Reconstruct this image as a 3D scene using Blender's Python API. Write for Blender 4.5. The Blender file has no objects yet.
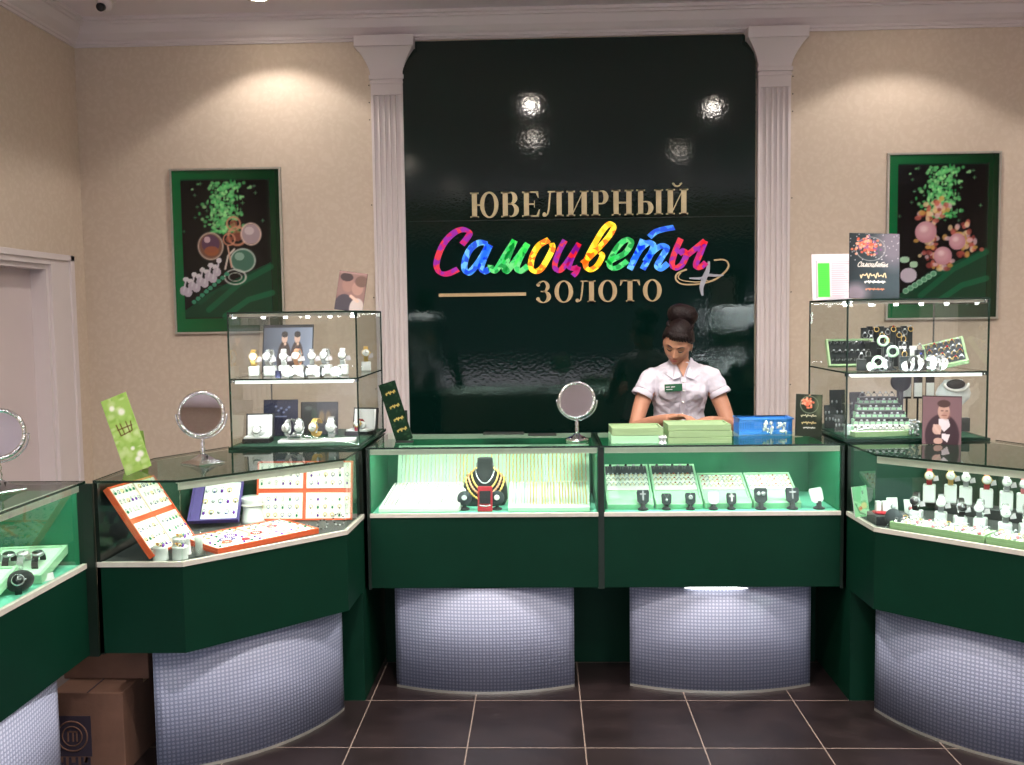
import bpy, bmesh, math, random
import numpy as np
from mathutils import Vector, Matrix, Euler
random.seed(7)
S = bpy.context.scene
COL = S.collection
R = math.radians

# ------------------------------------------------------------------ camera, world, exposure
cam_data = bpy.data.cameras.new('camera'); cam = bpy.data.objects.new('camera', cam_data); COL.objects.link(cam)
cam_data.sensor_width = 36.0; cam_data.lens = 36.0 * 930.0 / 1024.0; cam_data.clip_start = 0.05
cam.matrix_world = Matrix.Translation((0, 0, 1.63)) @ Matrix.Rotation(R(1.85), 4, 'Z') @ Matrix.Rotation(R(90 - 4.1), 4, 'X') @ Matrix.Rotation(R(-0.75), 4, 'Z')
S.camera = cam
S.view_settings.view_transform = 'Standard'; S.view_settings.look = 'None'
S.view_settings.gamma = 1.0; S.view_settings.use_curve_mapping = False
S.view_settings.exposure = 0.02
w = bpy.data.worlds.new('world'); S.world = w; w.use_nodes = True
bg = w.node_tree.nodes['Background']; bg.inputs[0].default_value = (0.62, 0.72, 1.0, 1); bg.inputs[1].default_value = 1.0
cy = S.cycles
cy.use_denoising = True; cy.caustics_reflective = False; cy.caustics_refractive = False
cy.max_bounces = 8; cy.diffuse_bounces = 4; cy.glossy_bounces = 4; cy.transparent_max_bounces = 24; cy.transmission_bounces = 4
cy.sample_clamp_indirect = 3.0; cy.blur_glossy = 0.5
try: cy.use_light_tree = True
except Exception: pass

LED_POWER = 52.0        # strips inside the glass cases
SPOT_POWER = 60.0      # recessed ceiling lamps

# ------------------------------------------------------------------ materials
MATS = {}
def new_mat(name):
    m = bpy.data.materials.new(name); m.use_nodes = True; MATS[name] = m
    return m, m.node_tree, m.node_tree.nodes['Principled BSDF']
def mat(name, col, rough=0.5, metal=0.0, noise=0.06, nscale=30.0, bump=0.0, bscale=200.0, emit=None, spec=0.5, coat=0.0, sheen=0.0):
    m, nt, b = new_mat(name)
    b.inputs['Roughness'].default_value = rough; b.inputs['Metallic'].default_value = metal
    b.inputs['Specular IOR Level'].default_value = spec; b.inputs['Coat Weight'].default_value = coat
    b.inputs['Sheen Weight'].default_value = sheen
    tc = nt.nodes.new('ShaderNodeTexCoord')
    n = nt.nodes.new('ShaderNodeTexNoise'); n.inputs['Scale'].default_value = nscale; n.inputs['Detail'].default_value = 3
    nt.links.new(tc.outputs['Object'], n.inputs['Vector'])
    r = nt.nodes.new('ShaderNodeValToRGB')
    r.color_ramp.elements[0].position = 0.3; r.color_ramp.elements[1].position = 0.7
    r.color_ramp.elements[0].color = [max(0, c * (1 - noise)) for c in col] + [1]
    r.color_ramp.elements[1].color = [min(1, c * (1 + noise)) for c in col] + [1]
    nt.links.new(n.outputs['Fac'], r.inputs['Fac']); nt.links.new(r.outputs['Color'], b.inputs['Base Color'])
    if bump:
        n2 = nt.nodes.new('ShaderNodeTexNoise'); n2.inputs['Scale'].default_value = bscale; n2.inputs['Detail'].default_value = 2
        nt.links.new(tc.outputs['Object'], n2.inputs['Vector'])
        bp = nt.nodes.new('ShaderNodeBump'); bp.inputs['Strength'].default_value = bump; bp.inputs['Distance'].default_value = 0.01
        nt.links.new(n2.outputs['Fac'], bp.inputs['Height']); nt.links.new(bp.outputs['Normal'], b.inputs['Normal'])
    if emit:
        b.inputs['Emission Color'].default_value = list(emit[0]) + [1]; b.inputs['Emission Strength'].default_value = emit[1]
    return m
def glass(name, tint=(0.93, 0.98, 0.95), ior=1.6, boost=1.0):
    m = bpy.data.materials.new(name); m.use_nodes = True; nt = m.node_tree; nt.nodes.clear()
    o = nt.nodes.new('ShaderNodeOutputMaterial'); mx = nt.nodes.new('ShaderNodeMixShader')
    t = nt.nodes.new('ShaderNodeBsdfTransparent'); t.inputs[0].default_value = (*tint, 1)
    g = nt.nodes.new('ShaderNodeBsdfGlossy'); g.inputs['Roughness'].default_value = 0.0; g.inputs[0].default_value = (boost, boost, boost, 1)
    f = nt.nodes.new('ShaderNodeFresnel'); f.inputs[0].default_value = ior
    geo = nt.nodes.new('ShaderNodeNewGeometry'); inv = nt.nodes.new('ShaderNodeMath'); inv.operation = 'SUBTRACT'; inv.inputs[0].default_value = 1.0
    nt.links.new(geo.outputs['Backfacing'], inv.inputs[1])
    mu = nt.nodes.new('ShaderNodeMath'); mu.operation = 'MULTIPLY'; nt.links.new(f.outputs[0], mu.inputs[0]); nt.links.new(inv.outputs[0], mu.inputs[1])
    nt.links.new(mu.outputs[0], mx.inputs[0]); nt.links.new(t.outputs[0], mx.inputs[1]); nt.links.new(g.outputs[0], mx.inputs[2])
    nt.links.new(mx.outputs[0], o.inputs[0]); MATS[name] = m
    return m
def attr_mat(name, rough=0.35, spec=0.5, coat=0.0):
    m, nt, b = new_mat(name)
    a = nt.nodes.new('ShaderNodeAttribute'); a.attribute_name = 'print'
    nt.links.new(a.outputs['Color'], b.inputs['Base Color'])
    b.inputs['Roughness'].default_value = rough; b.inputs['Specular IOR Level'].default_value = spec; b.inputs['Coat Weight'].default_value = coat
    return m

def srgb(r, g, b):
    f = lambda c: (c / 255 / 12.92) if c / 255 <= 0.04045 else ((c / 255 + 0.055) / 1.055) ** 2.4
    return (f(r), f(g), f(b))

mat('green', srgb(5, 42, 29), 0.5, noise=0.08, nscale=8, spec=0.13)
mat('green_inner', srgb(36, 116, 82), 0.55, noise=0.06, nscale=8)
mat('green_dark_inner', srgb(12, 62, 44), 0.5, noise=0.06, nscale=8)
mat('post_dark', srgb(10, 26, 18), 0.4)
mat('display_floor', srgb(120, 205, 180), 0.4)
mat('alu', srgb(190, 188, 180), 0.35, 0.75)
mat('alu_pale', srgb(205, 200, 190), 0.5, 0.2)
mat('chrome', srgb(225, 225, 228), 0.12, 1.0, noise=0.01)
mat('mirror', srgb(235, 238, 238), 0.02, 1.0, noise=0.0)
mat('glass_edge', srgb(8, 38, 28), 0.25, noise=0.1)
glass('glass'); glass('glass_clear', (0.97, 0.99, 0.98)); glass('glass_top', (0.86, 0.96, 0.91), 1.6)
glass('plastic_clear', (0.92, 0.96, 0.95), 1.45)
mat('white_paint', srgb(226, 216, 217), 0.5, noise=0.02, nscale=3)
mat('ceiling_paint', srgb(236, 226, 232), 0.8, noise=0.02, nscale=2)
mat('door_paint', srgb(218, 204, 205), 0.55, noise=0.02, nscale=3)
mat('black', srgb(16, 16, 18), 0.5)
mat('velvet_black', srgb(26, 30, 32), 0.8, bump=0.15, bscale=600, sheen=0.3)
mat('velvet_grey', srgb(44, 52, 56), 0.8, sheen=0.3)
mat('white_leather', srgb(238, 240, 240), 0.45, noise=0.02)
mat('white_foam', srgb(236, 238, 228), 0.8, noise=0.03, bump=0.1, bscale=300)
mat('mint', srgb(170, 220, 180), 0.55, noise=0.03)
mat('mint_board', srgb(200, 236, 208), 0.6, noise=0.02)
mat('tray_green', srgb(150, 180, 134), 0.5, noise=0.03)
mat('orange', srgb(226, 92, 52), 0.5, noise=0.04)
mat('purple', srgb(84, 66, 140), 0.5)
mat('gold', srgb(236, 194, 110), 0.3, 0.6, noise=0.05)
mat('gold_pale', srgb(226, 206, 150), 0.35, 0.5, noise=0.05)
mat('rose_gold', srgb(230, 164, 128), 0.3, 0.6, noise=0.05)
mat('silver', srgb(226, 228, 232), 0.22, 0.7, noise=0.03)
mat('gem_red', srgb(170, 20, 40), 0.1, coat=1); mat('gem_blue', srgb(30, 60, 160), 0.1, coat=1)
mat('gem_green', srgb(30, 130, 90), 0.1, coat=1); mat('gem_clear', srgb(235, 240, 245), 0.06, 0.3, coat=1)
mat('gem_violet', srgb(110, 50, 160), 0.1, coat=1); mat('gem_black', srgb(18, 18, 22), 0.1, coat=1)
mat('gem_pink', srgb(226, 120, 130), 0.15, coat=1)
mat('pearl', srgb(245, 240, 235), 0.2, 0.0, coat=0.6)
mat('dial_white', srgb(236, 238, 236), 0.3, coat=0.5); mat('dial_black', srgb(20, 20, 26), 0.3, coat=0.5)
mat('navy', srgb(22, 26, 56), 0.4); mat('red', srgb(178, 30, 44), 0.4)
mat('cardboard', srgb(104, 74, 60), 0.85, noise=0.12, nscale=12, bump=0.1, bscale=60)
mat('cardboard_tape', srgb(168, 128, 98), 0.4); mat('box_ink', srgb(44, 34, 48), 0.7)
mat('blue_plastic', srgb(60, 140, 225), 0.35)
mat('skin', srgb(184, 132, 107), 0.5, noise=0.05, nscale=14, spec=0.35)
mat('lips', srgb(176, 92, 88), 0.4); mat('brow', srgb(46, 24, 22), 0.7); mat('eye_line', srgb(28, 18, 18), 0.5); mat('eye_white', srgb(220, 214, 208), 0.3)
mat('hair', srgb(22, 9, 10), 0.5, spec=0.25, noise=0.5, nscale=60, bump=0.5, bscale=120)
mat('shirt', srgb(216, 211, 224), 0.75, noise=0.03, nscale=10, bump=0.35, bscale=14)
mat('skirt', srgb(20, 20, 26), 0.8)
mat('badge_green', srgb(20, 84, 54), 0.35)
mat('paper', srgb(226, 218, 226), 0.7, noise=0.01)
mat('lime', srgb(70, 214, 70), 0.5, noise=0.04); mat('ink_red', srgb(190, 120, 140), 0.7)
mat('brochure_lime', srgb(150, 186, 90), 0.3, noise=0.2, nscale=22)
mat('sign_gold', srgb(206, 178, 136), 0.4, 0.3, noise=0.08, nscale=14)
mat('sign_mirror_gold', srgb(206, 190, 150), 0.3, 0.35, noise=0.08, nscale=14)
mat('sign_bow', srgb(190, 190, 200), 0.3, 0.4)
mat('lamp_on', (1, 1, 1), emit=((1.0, 0.86, 0.68), SPOT_POWER))
mat('led', (1, 1, 1), emit=((0.86, 1.0, 0.95), LED_POWER))
mat('led_tower', (1, 1, 1), emit=((0.92, 0.98, 1.0), LED_POWER * 1.3))
mat('led_warm', (1, 1, 1), emit=((1.0, 0.97, 0.90), LED_POWER * 2.6))
mat('led_dim', (1, 1, 1), emit=((0.86, 1.0, 0.95), LED_POWER * 0.35))
mat('led_corner', (1, 1, 1), emit=((0.92, 0.98, 1.0), LED_POWER * 1.6))
mat('led_face', (1, 1, 1), emit=((0.95, 1.0, 1.0), 0.8))
mat('hall_fill_light', (1, 1, 1), emit=((0.85, 0.92, 1.0), 10.5))  # fill glow of the panels added out of view over the hall
mat('window_glow', (1, 1, 1), emit=((0.9, 0.97, 1.0), 16.0))
mat('tube_light', (1, 1, 1), emit=((1.0, 1.0, 1.0), 4.0))
mat('led_dot', (1, 1, 1), emit=((1.0, 1.0, 1.0), 14.0))
mat('dark_grid', srgb(30, 26, 34), 0.8)
attr_mat('print_gloss', 0.14, 0.4, 0.0); attr_mat('print_card', 0.45)

def panel_mat():
    m, nt, b = new_mat('gloss_panel')
    b.inputs['Base Color'].default_value = (*srgb(5, 30, 25), 1); b.inputs['Roughness'].default_value = 0.06
    tc = nt.nodes.new('ShaderNodeTexCoord'); n = nt.nodes.new('ShaderNodeTexNoise'); n.inputs['Scale'].default_value = 55; n.inputs['Detail'].default_value = 2
    nt.links.new(tc.outputs['Object'], n.inputs['Vector'])
    bp = nt.nodes.new('ShaderNodeBump'); bp.inputs['Strength'].default_value = 0.08; bp.inputs['Distance'].default_value = 0.004
    nt.links.new(n.outputs['Fac'], bp.inputs['Height']); nt.links.new(bp.outputs['Normal'], b.inputs['Normal'])
panel_mat()
def wallpaper():
    m, nt, b = new_mat('wallpaper'); L = nt.links.new
    b.inputs['Roughness'].default_value = 0.75
    tc = nt.nodes.new('ShaderNodeTexCoord')
    n1 = nt.nodes.new('ShaderNodeTexNoise'); n1.inputs['Scale'].default_value = 9; n1.inputs['Detail'].default_value = 5
    L(tc.outputs['Object'], n1.inputs['Vector'])
    mixv = nt.nodes.new('ShaderNodeVectorMath'); mixv.operation = 'MULTIPLY_ADD'
    L(n1.outputs['Color'], mixv.inputs[0]); mixv.inputs[1].default_value = (0.12, 0.12, 0.12); L(tc.outputs['Object'], mixv.inputs[2])
    v = nt.nodes.new('ShaderNodeTexVoronoi'); v.inputs['Scale'].default_value = 40; v.feature = 'SMOOTH_F1'
    L(mixv.outputs[0], v.inputs['Vector'])
    r = nt.nodes.new('ShaderNodeValToRGB'); r.color_ramp.elements[0].position = 0.25; r.color_ramp.elements[1].position = 0.5
    r.color_ramp.elements[0].color = (*srgb(216, 200, 183), 1); r.color_ramp.elements[1].color = (*srgb(211, 194, 176), 1)
    L(v.outputs['Distance'], r.inputs['Fac']); L(r.outputs['Color'], b.inputs['Base Color'])
wallpaper()
def floor_mat():
    m, nt, b = new_mat('floor_tile'); L = nt.links.new
    tc = nt.nodes.new('ShaderNodeTexCoord'); sep = nt.nodes.new('ShaderNodeSeparateXYZ'); L(tc.outputs['Object'], sep.inputs[0])
    def line(out, off, pitch, half):
        a = nt.nodes.new('ShaderNodeMath'); a.operation = 'ADD'; a.inputs[1].default_value = off; L(out, a.inputs[0])
        p = nt.nodes.new('ShaderNodeMath'); p.operation = 'PINGPONG'; p.inputs[1].default_value = pitch / 2; L(a.outputs[0], p.inputs[0])
        c = nt.nodes.new('ShaderNodeMath'); c.operation = 'LESS_THAN'; c.inputs[1].default_value = half; L(p.outputs[0], c.inputs[0])
        return c.outputs[0]
    lx = line(sep.outputs[0], 0.298 + 0.4467 * 40, 0.4467, 0.0024); ly = line(sep.outputs[1], -3.842 + 0.433 * 40, 0.433, 0.0024)
    mx = nt.nodes.new('ShaderNodeMath'); mx.operation = 'MAXIMUM'; L(lx, mx.inputs[0]); L(ly, mx.inputs[1])
    n = nt.nodes.new('ShaderNodeTexNoise'); n.inputs['Scale'].default_value = 7; n.inputs['Detail'].default_value = 6; L(tc.outputs['Object'], n.inputs['Vector'])
    r = nt.nodes.new('ShaderNodeValToRGB'); r.color_ramp.elements[0].position = 0.3; r.color_ramp.elements[1].position = 0.75
    r.color_ramp.elements[0].color = (*srgb(28, 21, 22), 1); r.color_ramp.elements[1].color = (*srgb(43, 33, 34), 1); L(n.outputs['Fac'], r.inputs['Fac'])
    c = nt.nodes.new('ShaderNodeMix'); c.data_type = 'RGBA'; L(mx.outputs[0], c.inputs[0]); L(r.outputs['Color'], c.inputs[6]); c.inputs[7].default_value = (*srgb(132, 116, 107), 1)
    L(c.outputs[2], b.inputs['Base Color'])
    rr = nt.nodes.new('ShaderNodeMapRange'); L(n.outputs['Fac'], rr.inputs[0]); rr.inputs[3].default_value = 0.28; rr.inputs[4].default_value = 0.45
    L(rr.outputs[0], b.inputs['Roughness'])
floor_mat()
def mesh_panel_mat():
    m, nt, b = new_mat('perforated_white'); L = nt.links.new
    uv = nt.nodes.new('ShaderNodeUVMap'); uv.uv_map = 'metres'; sep = nt.nodes.new('ShaderNodeSeparateXYZ'); L(uv.outputs[0], sep.inputs[0])
    def dist(out):
        p = nt.nodes.new('ShaderNodeMath'); p.operation = 'PINGPONG'; p.inputs[1].default_value = 0.0075; L(out, p.inputs[0])
        q = nt.nodes.new('ShaderNodeMath'); q.operation = 'POWER'; q.inputs[1].default_value = 2; L(p.outputs[0], q.inputs[0]); return q.outputs[0]
    a = nt.nodes.new('ShaderNodeMath'); a.operation = 'ADD'; L(dist(sep.outputs[0]), a.inputs[0]); L(dist(sep.outputs[1]), a.inputs[1])
    s = nt.nodes.new('ShaderNodeMath'); s.operation = 'SQRT'; L(a.outputs[0], s.inputs[0])
    r = nt.nodes.new('ShaderNodeMapRange'); L(s.outputs[0], r.inputs[0]); r.inputs[1].default_value = 0.0040; r.inputs[2].default_value = 0.0062
    c = nt.nodes.new('ShaderNodeMix'); c.data_type = 'RGBA'; L(r.outputs[0], c.inputs[0])
    c.inputs[6].default_value = (*srgb(166, 171, 194), 1); c.inputs[7].default_value = (*srgb(128, 133, 156), 1)
    L(c.outputs[2], b.inputs['Base Color']); b.inputs['Roughness'].default_value = 0.45
    bp = nt.nodes.new('ShaderNodeBump'); bp.invert = True; bp.inputs['Strength'].default_value = 0.4; bp.inputs['Distance'].default_value = 0.002
    L(r.outputs[0], bp.inputs['Height']); L(bp.outputs['Normal'], b.inputs['Normal'])
mesh_panel_mat()
def mosaic(name, c1, c2, c3, k=2.2):
    m, nt, b = new_mat(name); L = nt.links.new
    tc = nt.nodes.new('ShaderNodeTexCoord'); v = nt.nodes.new('ShaderNodeTexVoronoi'); v.inputs['Scale'].default_value = 38; L(tc.outputs['Object'], v.inputs['Vector'])
    sep = nt.nodes.new('ShaderNodeSeparateColor'); L(v.outputs['Color'], sep.inputs[0])
    r = nt.nodes.new('ShaderNodeValToRGB'); r.color_ramp.interpolation = 'CONSTANT'
    r.color_ramp.elements[0].color = (*srgb(*c1), 1); r.color_ramp.elements[1].position = 0.33; r.color_ramp.elements[1].color = (*srgb(*c2), 1)
    e = r.color_ramp.elements.new(0.68); e.color = (*srgb(*c3), 1)
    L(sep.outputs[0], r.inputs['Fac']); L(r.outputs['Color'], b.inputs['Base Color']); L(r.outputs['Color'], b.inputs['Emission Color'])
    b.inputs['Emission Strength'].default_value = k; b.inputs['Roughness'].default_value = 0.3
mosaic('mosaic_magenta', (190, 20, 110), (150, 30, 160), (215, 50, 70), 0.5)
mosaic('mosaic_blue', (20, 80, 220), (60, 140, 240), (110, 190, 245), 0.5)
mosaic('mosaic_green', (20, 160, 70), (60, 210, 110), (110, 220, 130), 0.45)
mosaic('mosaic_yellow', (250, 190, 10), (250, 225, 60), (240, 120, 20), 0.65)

# ------------------------------------------------------------------ geometry collector
class MB:
    def __init__(s): s.v = []; s.f = []; s.m = []; s.sm = []; s.T = Matrix.Identity(4); s.uv = None
    def add(s, vs, fs, mi=0, smooth=False, T=None):
        M = s.T @ T if T is not None else s.T
        o = len(s.v); s.v += [tuple(M @ Vector(p)) for p in vs]
        s.f += [tuple(i + o for i in f) for f in fs]; s.m += [mi] * len(fs); s.sm += [smooth] * len(fs)
        return s
    def box(s, x0, x1, y0, y1, z0, z1, mi=0, T=None):
        return s.add([(x, y, z) for x in (x0, x1) for y in (y0, y1) for z in (z0, z1)],
                     [(0, 1, 3, 2), (4, 6, 7, 5), (0, 4, 5, 1), (2, 3, 7, 6), (0, 2, 6, 4), (1, 5, 7, 3)], mi, False, T)
    def prism(s, poly, z0, z1, mi=0, T=None, smooth=False, caps=True):
        n = len(poly)
        fs = [(i, (i + 1) % n, n + (i + 1) % n, n + i) for i in range(n)]
        o = len(s.f); s.add([(p[0], p[1], z0) for p in poly] + [(p[0], p[1], z1) for p in poly], fs, mi, smooth, T)
        if caps:
            k = len(s.v) - 2 * n
            s.f += [tuple(k + i for i in reversed(range(n))), tuple(k + n + i for i in range(n))]; s.m += [mi, mi]; s.sm += [False, False]
        return s
    def xz(s, poly, y0, y1, mi=0):            # polygon in x,z extruded along y
        return s.prism([(p[0], p[1]) for p in poly], -y1, -y0, mi, T=Matrix.Rotation(R(90), 4, 'X'))
    def lathe(s, prof, n=20, mi=0, T=None, smooth=True, sx=1, sy=1, cap=True):
        vs = []; fs = []
        for r, z in prof:
            for k in range(n):
                a = 2 * math.pi * k / n; vs.append((r * math.cos(a) * sx, r * math.sin(a) * sy, z))
        for i in range(len(prof) - 1):
            for k in range(n):
                k2 = (k + 1) % n; fs.append((i * n + k, i * n + k2, (i + 1) * n + k2, (i + 1) * n + k))
        if cap:
            fs.append(tuple(reversed(range(n)))); fs.append(tuple((len(prof) - 1) * n + k for k in range(n)))
        return s.add(vs, fs, mi, smooth, T)
    def ell(s, c, r, n=16, m=10, mi=0, T=None):
        prof = [(math.sin(math.pi * i / m), -math.cos(math.pi * i / m)) for i in range(m + 1)]
        prof[0] = (1e-4, -1); prof[-1] = (1e-4, 1)
        M = Matrix.Translation(c) @ Matrix.Diagonal((r[0], r[1], r[2], 1))
        return s.lathe(prof, n, mi, (T @ M) if T is not None else M, True)
    def tube(s, pts, r, n=8, closed=False, mi=0, T=None, cap=True):
        P = [Vector(p) for p in pts]; N = len(P); rs = r if isinstance(r, (list, tuple)) else [r] * N
        vs = []; up = None
        for i in range(N):
            a = P[i - 1] if (i > 0 or closed) else P[i]; b = P[(i + 1) % N] if (i < N - 1 or closed) else P[i]
            d = (b - a); d = d.normalized() if d.length > 1e-9 else Vector((0, 0, 1))
            if up is None:
                up = Vector((0, 0, 1)) if abs(d.z) < 0.9 else Vector((1, 0, 0))
            x = d.cross(up); x = x.normalized() if x.length > 1e-6 else d.orthogonal().normalized()
            up = x.cross(d).normalized()
            for k in range(n):
                t = 2 * math.pi * k / n; vs.append(tuple(P[i] + (x * math.cos(t) + up * math.sin(t)) * rs[i]))
        fs = []
        for i in range(N if closed else N - 1):
            j = (i + 1) % N
            for k in range(n):
                k2 = (k + 1) % n; fs.append((i * n + k, i * n + k2, j * n + k2, j * n + k))
        if not closed and cap: fs.append(tuple(reversed(range(n)))); fs.append(tuple((N - 1) * n + k for k in range(n)))
        return s.add(vs, fs, mi, True, T)
    def torus(s, c, Rr, r, n=24, k=8, mi=0, T=None, a0=0, a1=360):
        full = abs(a1 - a0) >= 360
        m = n if full else n + 1
        pts = [(Rr * math.cos(R(a0 + (a1 - a0) * i / n)), Rr * math.sin(R(a0 + (a1 - a0) * i / n)), 0) for i in range(m)]
        M = Matrix.Translation(c)
        return s.tube(pts, r, k, full, mi, (M @ T) if T is not None else M)
    def loft(s, rings, mi=0, smooth=True, cap=True, T=None):
        n = len(rings[0]); vs = [p for r in rings for p in r]; fs = []
        for i in range(len(rings) - 1):
            for k in range(n):
                k2 = (k + 1) % n; fs.append((i * n + k, i * n + k2, (i + 1) * n + k2, (i + 1) * n + k))
        if cap: fs.append(tuple(reversed(range(n)))); fs.append(tuple((len(rings) - 1) * n + k for k in range(n)))
        return s.add(vs, fs, mi, smooth, T)
    def obb(s, o, e1, e2, e3, mi=0):           # box from a corner and three edge vectors
        o, e1, e2, e3 = map(Vector, (o, e1, e2, e3))
        vs = [o + e1 * a + e2 * b + e3 * c for a in (0, 1) for b in (0, 1) for c in (0, 1)]
        return s.add([tuple(p) for p in vs], [(0, 1, 3, 2), (4, 6, 7, 5), (0, 4, 5, 1), (2, 3, 7, 6), (0, 2, 6, 4), (1, 5, 7, 3)], mi)
    def mesh(s, name, mats):
        me = bpy.data.meshes.new(name); me.from_pydata(s.v, [], s.f)
        for m in (mats if isinstance(mats, (list, tuple)) else [mats]): me.materials.append(MATS[m])
        me.polygons.foreach_set('material_index', s.m); me.polygons.foreach_set('use_smooth', s.sm)
        bm = bmesh.new(); bm.from_mesh(me); bmesh.ops.recalc_face_normals(bm, faces=bm.faces); bm.to_mesh(me); bm.free()
        me.update(); return me
    def build(s, name, mats, parent=None, bevel=0.0, seg=2):
        o = bpy.data.objects.new(name, s.mesh(name, mats)); COL.objects.link(o)
        if parent is not None: o.parent = parent
        if bevel:
            b = o.modifiers.new('bevel', 'BEVEL'); b.width = bevel; b.segments = seg; b.limit_method = 'ANGLE'; b.angle_limit = R(40)
        return o

def tag(o, label, cat, group=None, kind=None):
    o['label'] = label; o['category'] = cat
    if group: o['group'] = group
    if kind: o['kind'] = kind
    return o
def thing(name, label, cat, loc=(0, 0, 0), rz=0.0, group=None, rot=None):
    o = bpy.data.objects.new(name, None); COL.objects.link(o); o.empty_display_size = 0.05
    o.location = loc; o.rotation_euler = rot if rot else (0, 0, rz)
    return tag(o, label, cat, group)
def struct(o): o['kind'] = 'structure'; return o
KIDS = {}
def dup(root, loc=None, rot=None, label=None, group=None, scale=None):
    if root.name not in KIDS: KIDS[root.name] = [(c, list(c.children)) for c in root.children]
    r = root.copy(); COL.objects.link(r)
    for c, gs in KIDS[root.name]:
        d = c.copy(); COL.objects.link(d); d.parent = r
        for g in gs:
            e = g.copy(); COL.objects.link(e); e.parent = d
    if loc is not None: r.location = loc
    if rot is not None: r.rotation_euler = rot
    if scale is not None: r.scale = (scale,) * 3
    if label: r['label'] = label
    if group: r['group'] = group
    return r
class Proto:      # the first placement uses the object itself, later ones are copies
    def __init__(s, o): s.o = o; s.used = False
    def put(s, loc, rot=(0, 0, 0), label=None, group=None, scale=None):
        if not s.used:
            s.used = True; o = s.o; KIDS[o.name] = [(c, list(c.children)) for c in o.children]
            o.location = loc; o.rotation_euler = rot
            if scale is not None: o.scale = (scale,) * 3
            if label: o['label'] = label
            if group: o['group'] = group
            return o
        return dup(s.o, loc, rot, label, group, scale if scale is not None else 1.0)
ORD = ['first', 'second', 'third', 'fourth', 'fifth', 'sixth', 'seventh', 'eighth', 'ninth', 'tenth', 'eleventh', 'twelfth']

# printed pictures: a fine grid of faces carrying a painted colour attribute
def print_mesh(name, img, W, H, matname, parent, T=None, thick=0.0):
    h, wd, _ = img.shape
    xs = np.linspace(-W / 2, W / 2, wd); zs = np.linspace(0, H, h)
    vs = [(x, 0, z) for z in zs for x in xs]
    fs = [(j * wd + i, j * wd + i + 1, (j + 1) * wd + i + 1, (j + 1) * wd + i) for j in range(h - 1) for i in range(wd - 1)]
    me = bpy.data.meshes.new(name); me.from_pydata(vs, [], fs); me.materials.append(MATS[matname])
    a = me.color_attributes.new('print', 'FLOAT_COLOR', 'POINT')
    c = np.ones((h * wd, 4), np.float32); c[:, :3] = (np.clip(img[::-1], 0, 1) ** 2.2).reshape(-1, 3); a.data.foreach_set('color', c.ravel())
    o = bpy.data.objects.new(name, me); COL.objects.link(o); o.parent = parent
    if T is not None: o.matrix_local = T
    return o
class Canvas:     # 8-bit style colours, y down
    def __init__(s, w, h, col): s.w, s.h = w, h; s.a = np.zeros((h, w, 3)); s.a[:] = np.array(col) / 255.; s.Y, s.X = np.mgrid[0:h, 0:w].astype(float)
    def put(s, mask, col): s.a = s.a * (1 - mask[..., None]) + mask[..., None] * np.array(col) / 255.; return s
    def ell(s, cx, cy, rx, ry, col, soft=0.08, al=1.0, ang=0.0):
        c, q = math.cos(R(ang)), math.sin(R(ang)); dx, dy = s.X - cx, s.Y - cy
        d = np.sqrt(((dx * c + dy * q) / rx) ** 2 + ((-dx * q + dy * c) / ry) ** 2)
        return s.put(np.clip((1 - d) / soft + 0.5, 0, 1) * al, col)
    def ring(s, cx, cy, rx, ry, t, col, al=1.0, ang=0.0):
        c, q = math.cos(R(ang)), math.sin(R(ang)); dx, dy = s.X - cx, s.Y - cy
        d = np.sqrt(((dx * c + dy * q) / rx) ** 2 + ((-dx * q + dy * c) / ry) ** 2)
        return s.put(np.clip(1 - np.abs(d - 1) / t, 0, 1) * al, col)
    def rect(s, x0, y0, x1, y1, col, al=1.0): return s.put(((s.X >= x0) & (s.X <= x1) & (s.Y >= y0) & (s.Y <= y1)) * al, col)
    def line(s, pts, wd, col, al=1.0):
        m = np.zeros((s.h, s.w))
        for (x0, y0), (x1, y1) in zip(pts, pts[1:]):
            L = max((x1 - x0) ** 2 + (y1 - y0) ** 2, 1e-6); t = np.clip(((s.X - x0) * (x1 - x0) + (s.Y - y0) * (y1 - y0)) / L, 0, 1)
            d = np.hypot(s.X - x0 - t * (x1 - x0), s.Y - y0 - t * (y1 - y0)); m = np.maximum(m, np.clip(wd / 2 - d + 0.5, 0, 1))
        return s.put(m * al, col)
    def poly(s, pts, col, al=1.0):
        m = np.zeros((s.h, s.w), bool); n = len(pts)
        for i in range(n):
            x0, y0 = pts[i]; x1, y1 = pts[(i + 1) % n]
            if y0 == y1: continue
            c = ((y0 > s.Y) != (y1 > s.Y)) & (s.X < (x1 - x0) * (s.Y - y0) / (y1 - y0) + x0); m ^= c
        return s.put(m * al, col)
# ------------------------------------------------------------------ the room
CZ = 3.40; WY = 5.60; XL = -2.77; XR = 4.6; YB = -3.6
b = MB(); b.box(XL - 0.3, XR, YB, WY + 0.1, -0.05, 0); struct(b.build('floor', 'floor_tile'))
b = MB(); b.box(XL - 0.3, XR, YB, WY + 0.1, CZ, CZ + 0.05); struct(b.build('ceiling', 'ceiling_paint'))
b = MB(); b.box(XL - 0.1, XR, WY, WY + 0.1, 0, CZ); struct(b.build('wall_back', 'wallpaper'))
DY0, DY1, DZ = 4.20, 5.19, 1.96
b = MB(); b.box(XL - 0.14, XL, DY1, WY, 0, CZ); b.box(XL - 0.14, XL, YB, DY0, 0, CZ); b.box(XL - 0.14, XL, DY0, DY1, DZ, CZ)
struct(b.build('wall_left', 'wallpaper'))
b = MB(); b.box(XR, XR + 0.1, YB, WY, 0, CZ); struct(b.build('wall_right', 'wallpaper'))
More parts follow.
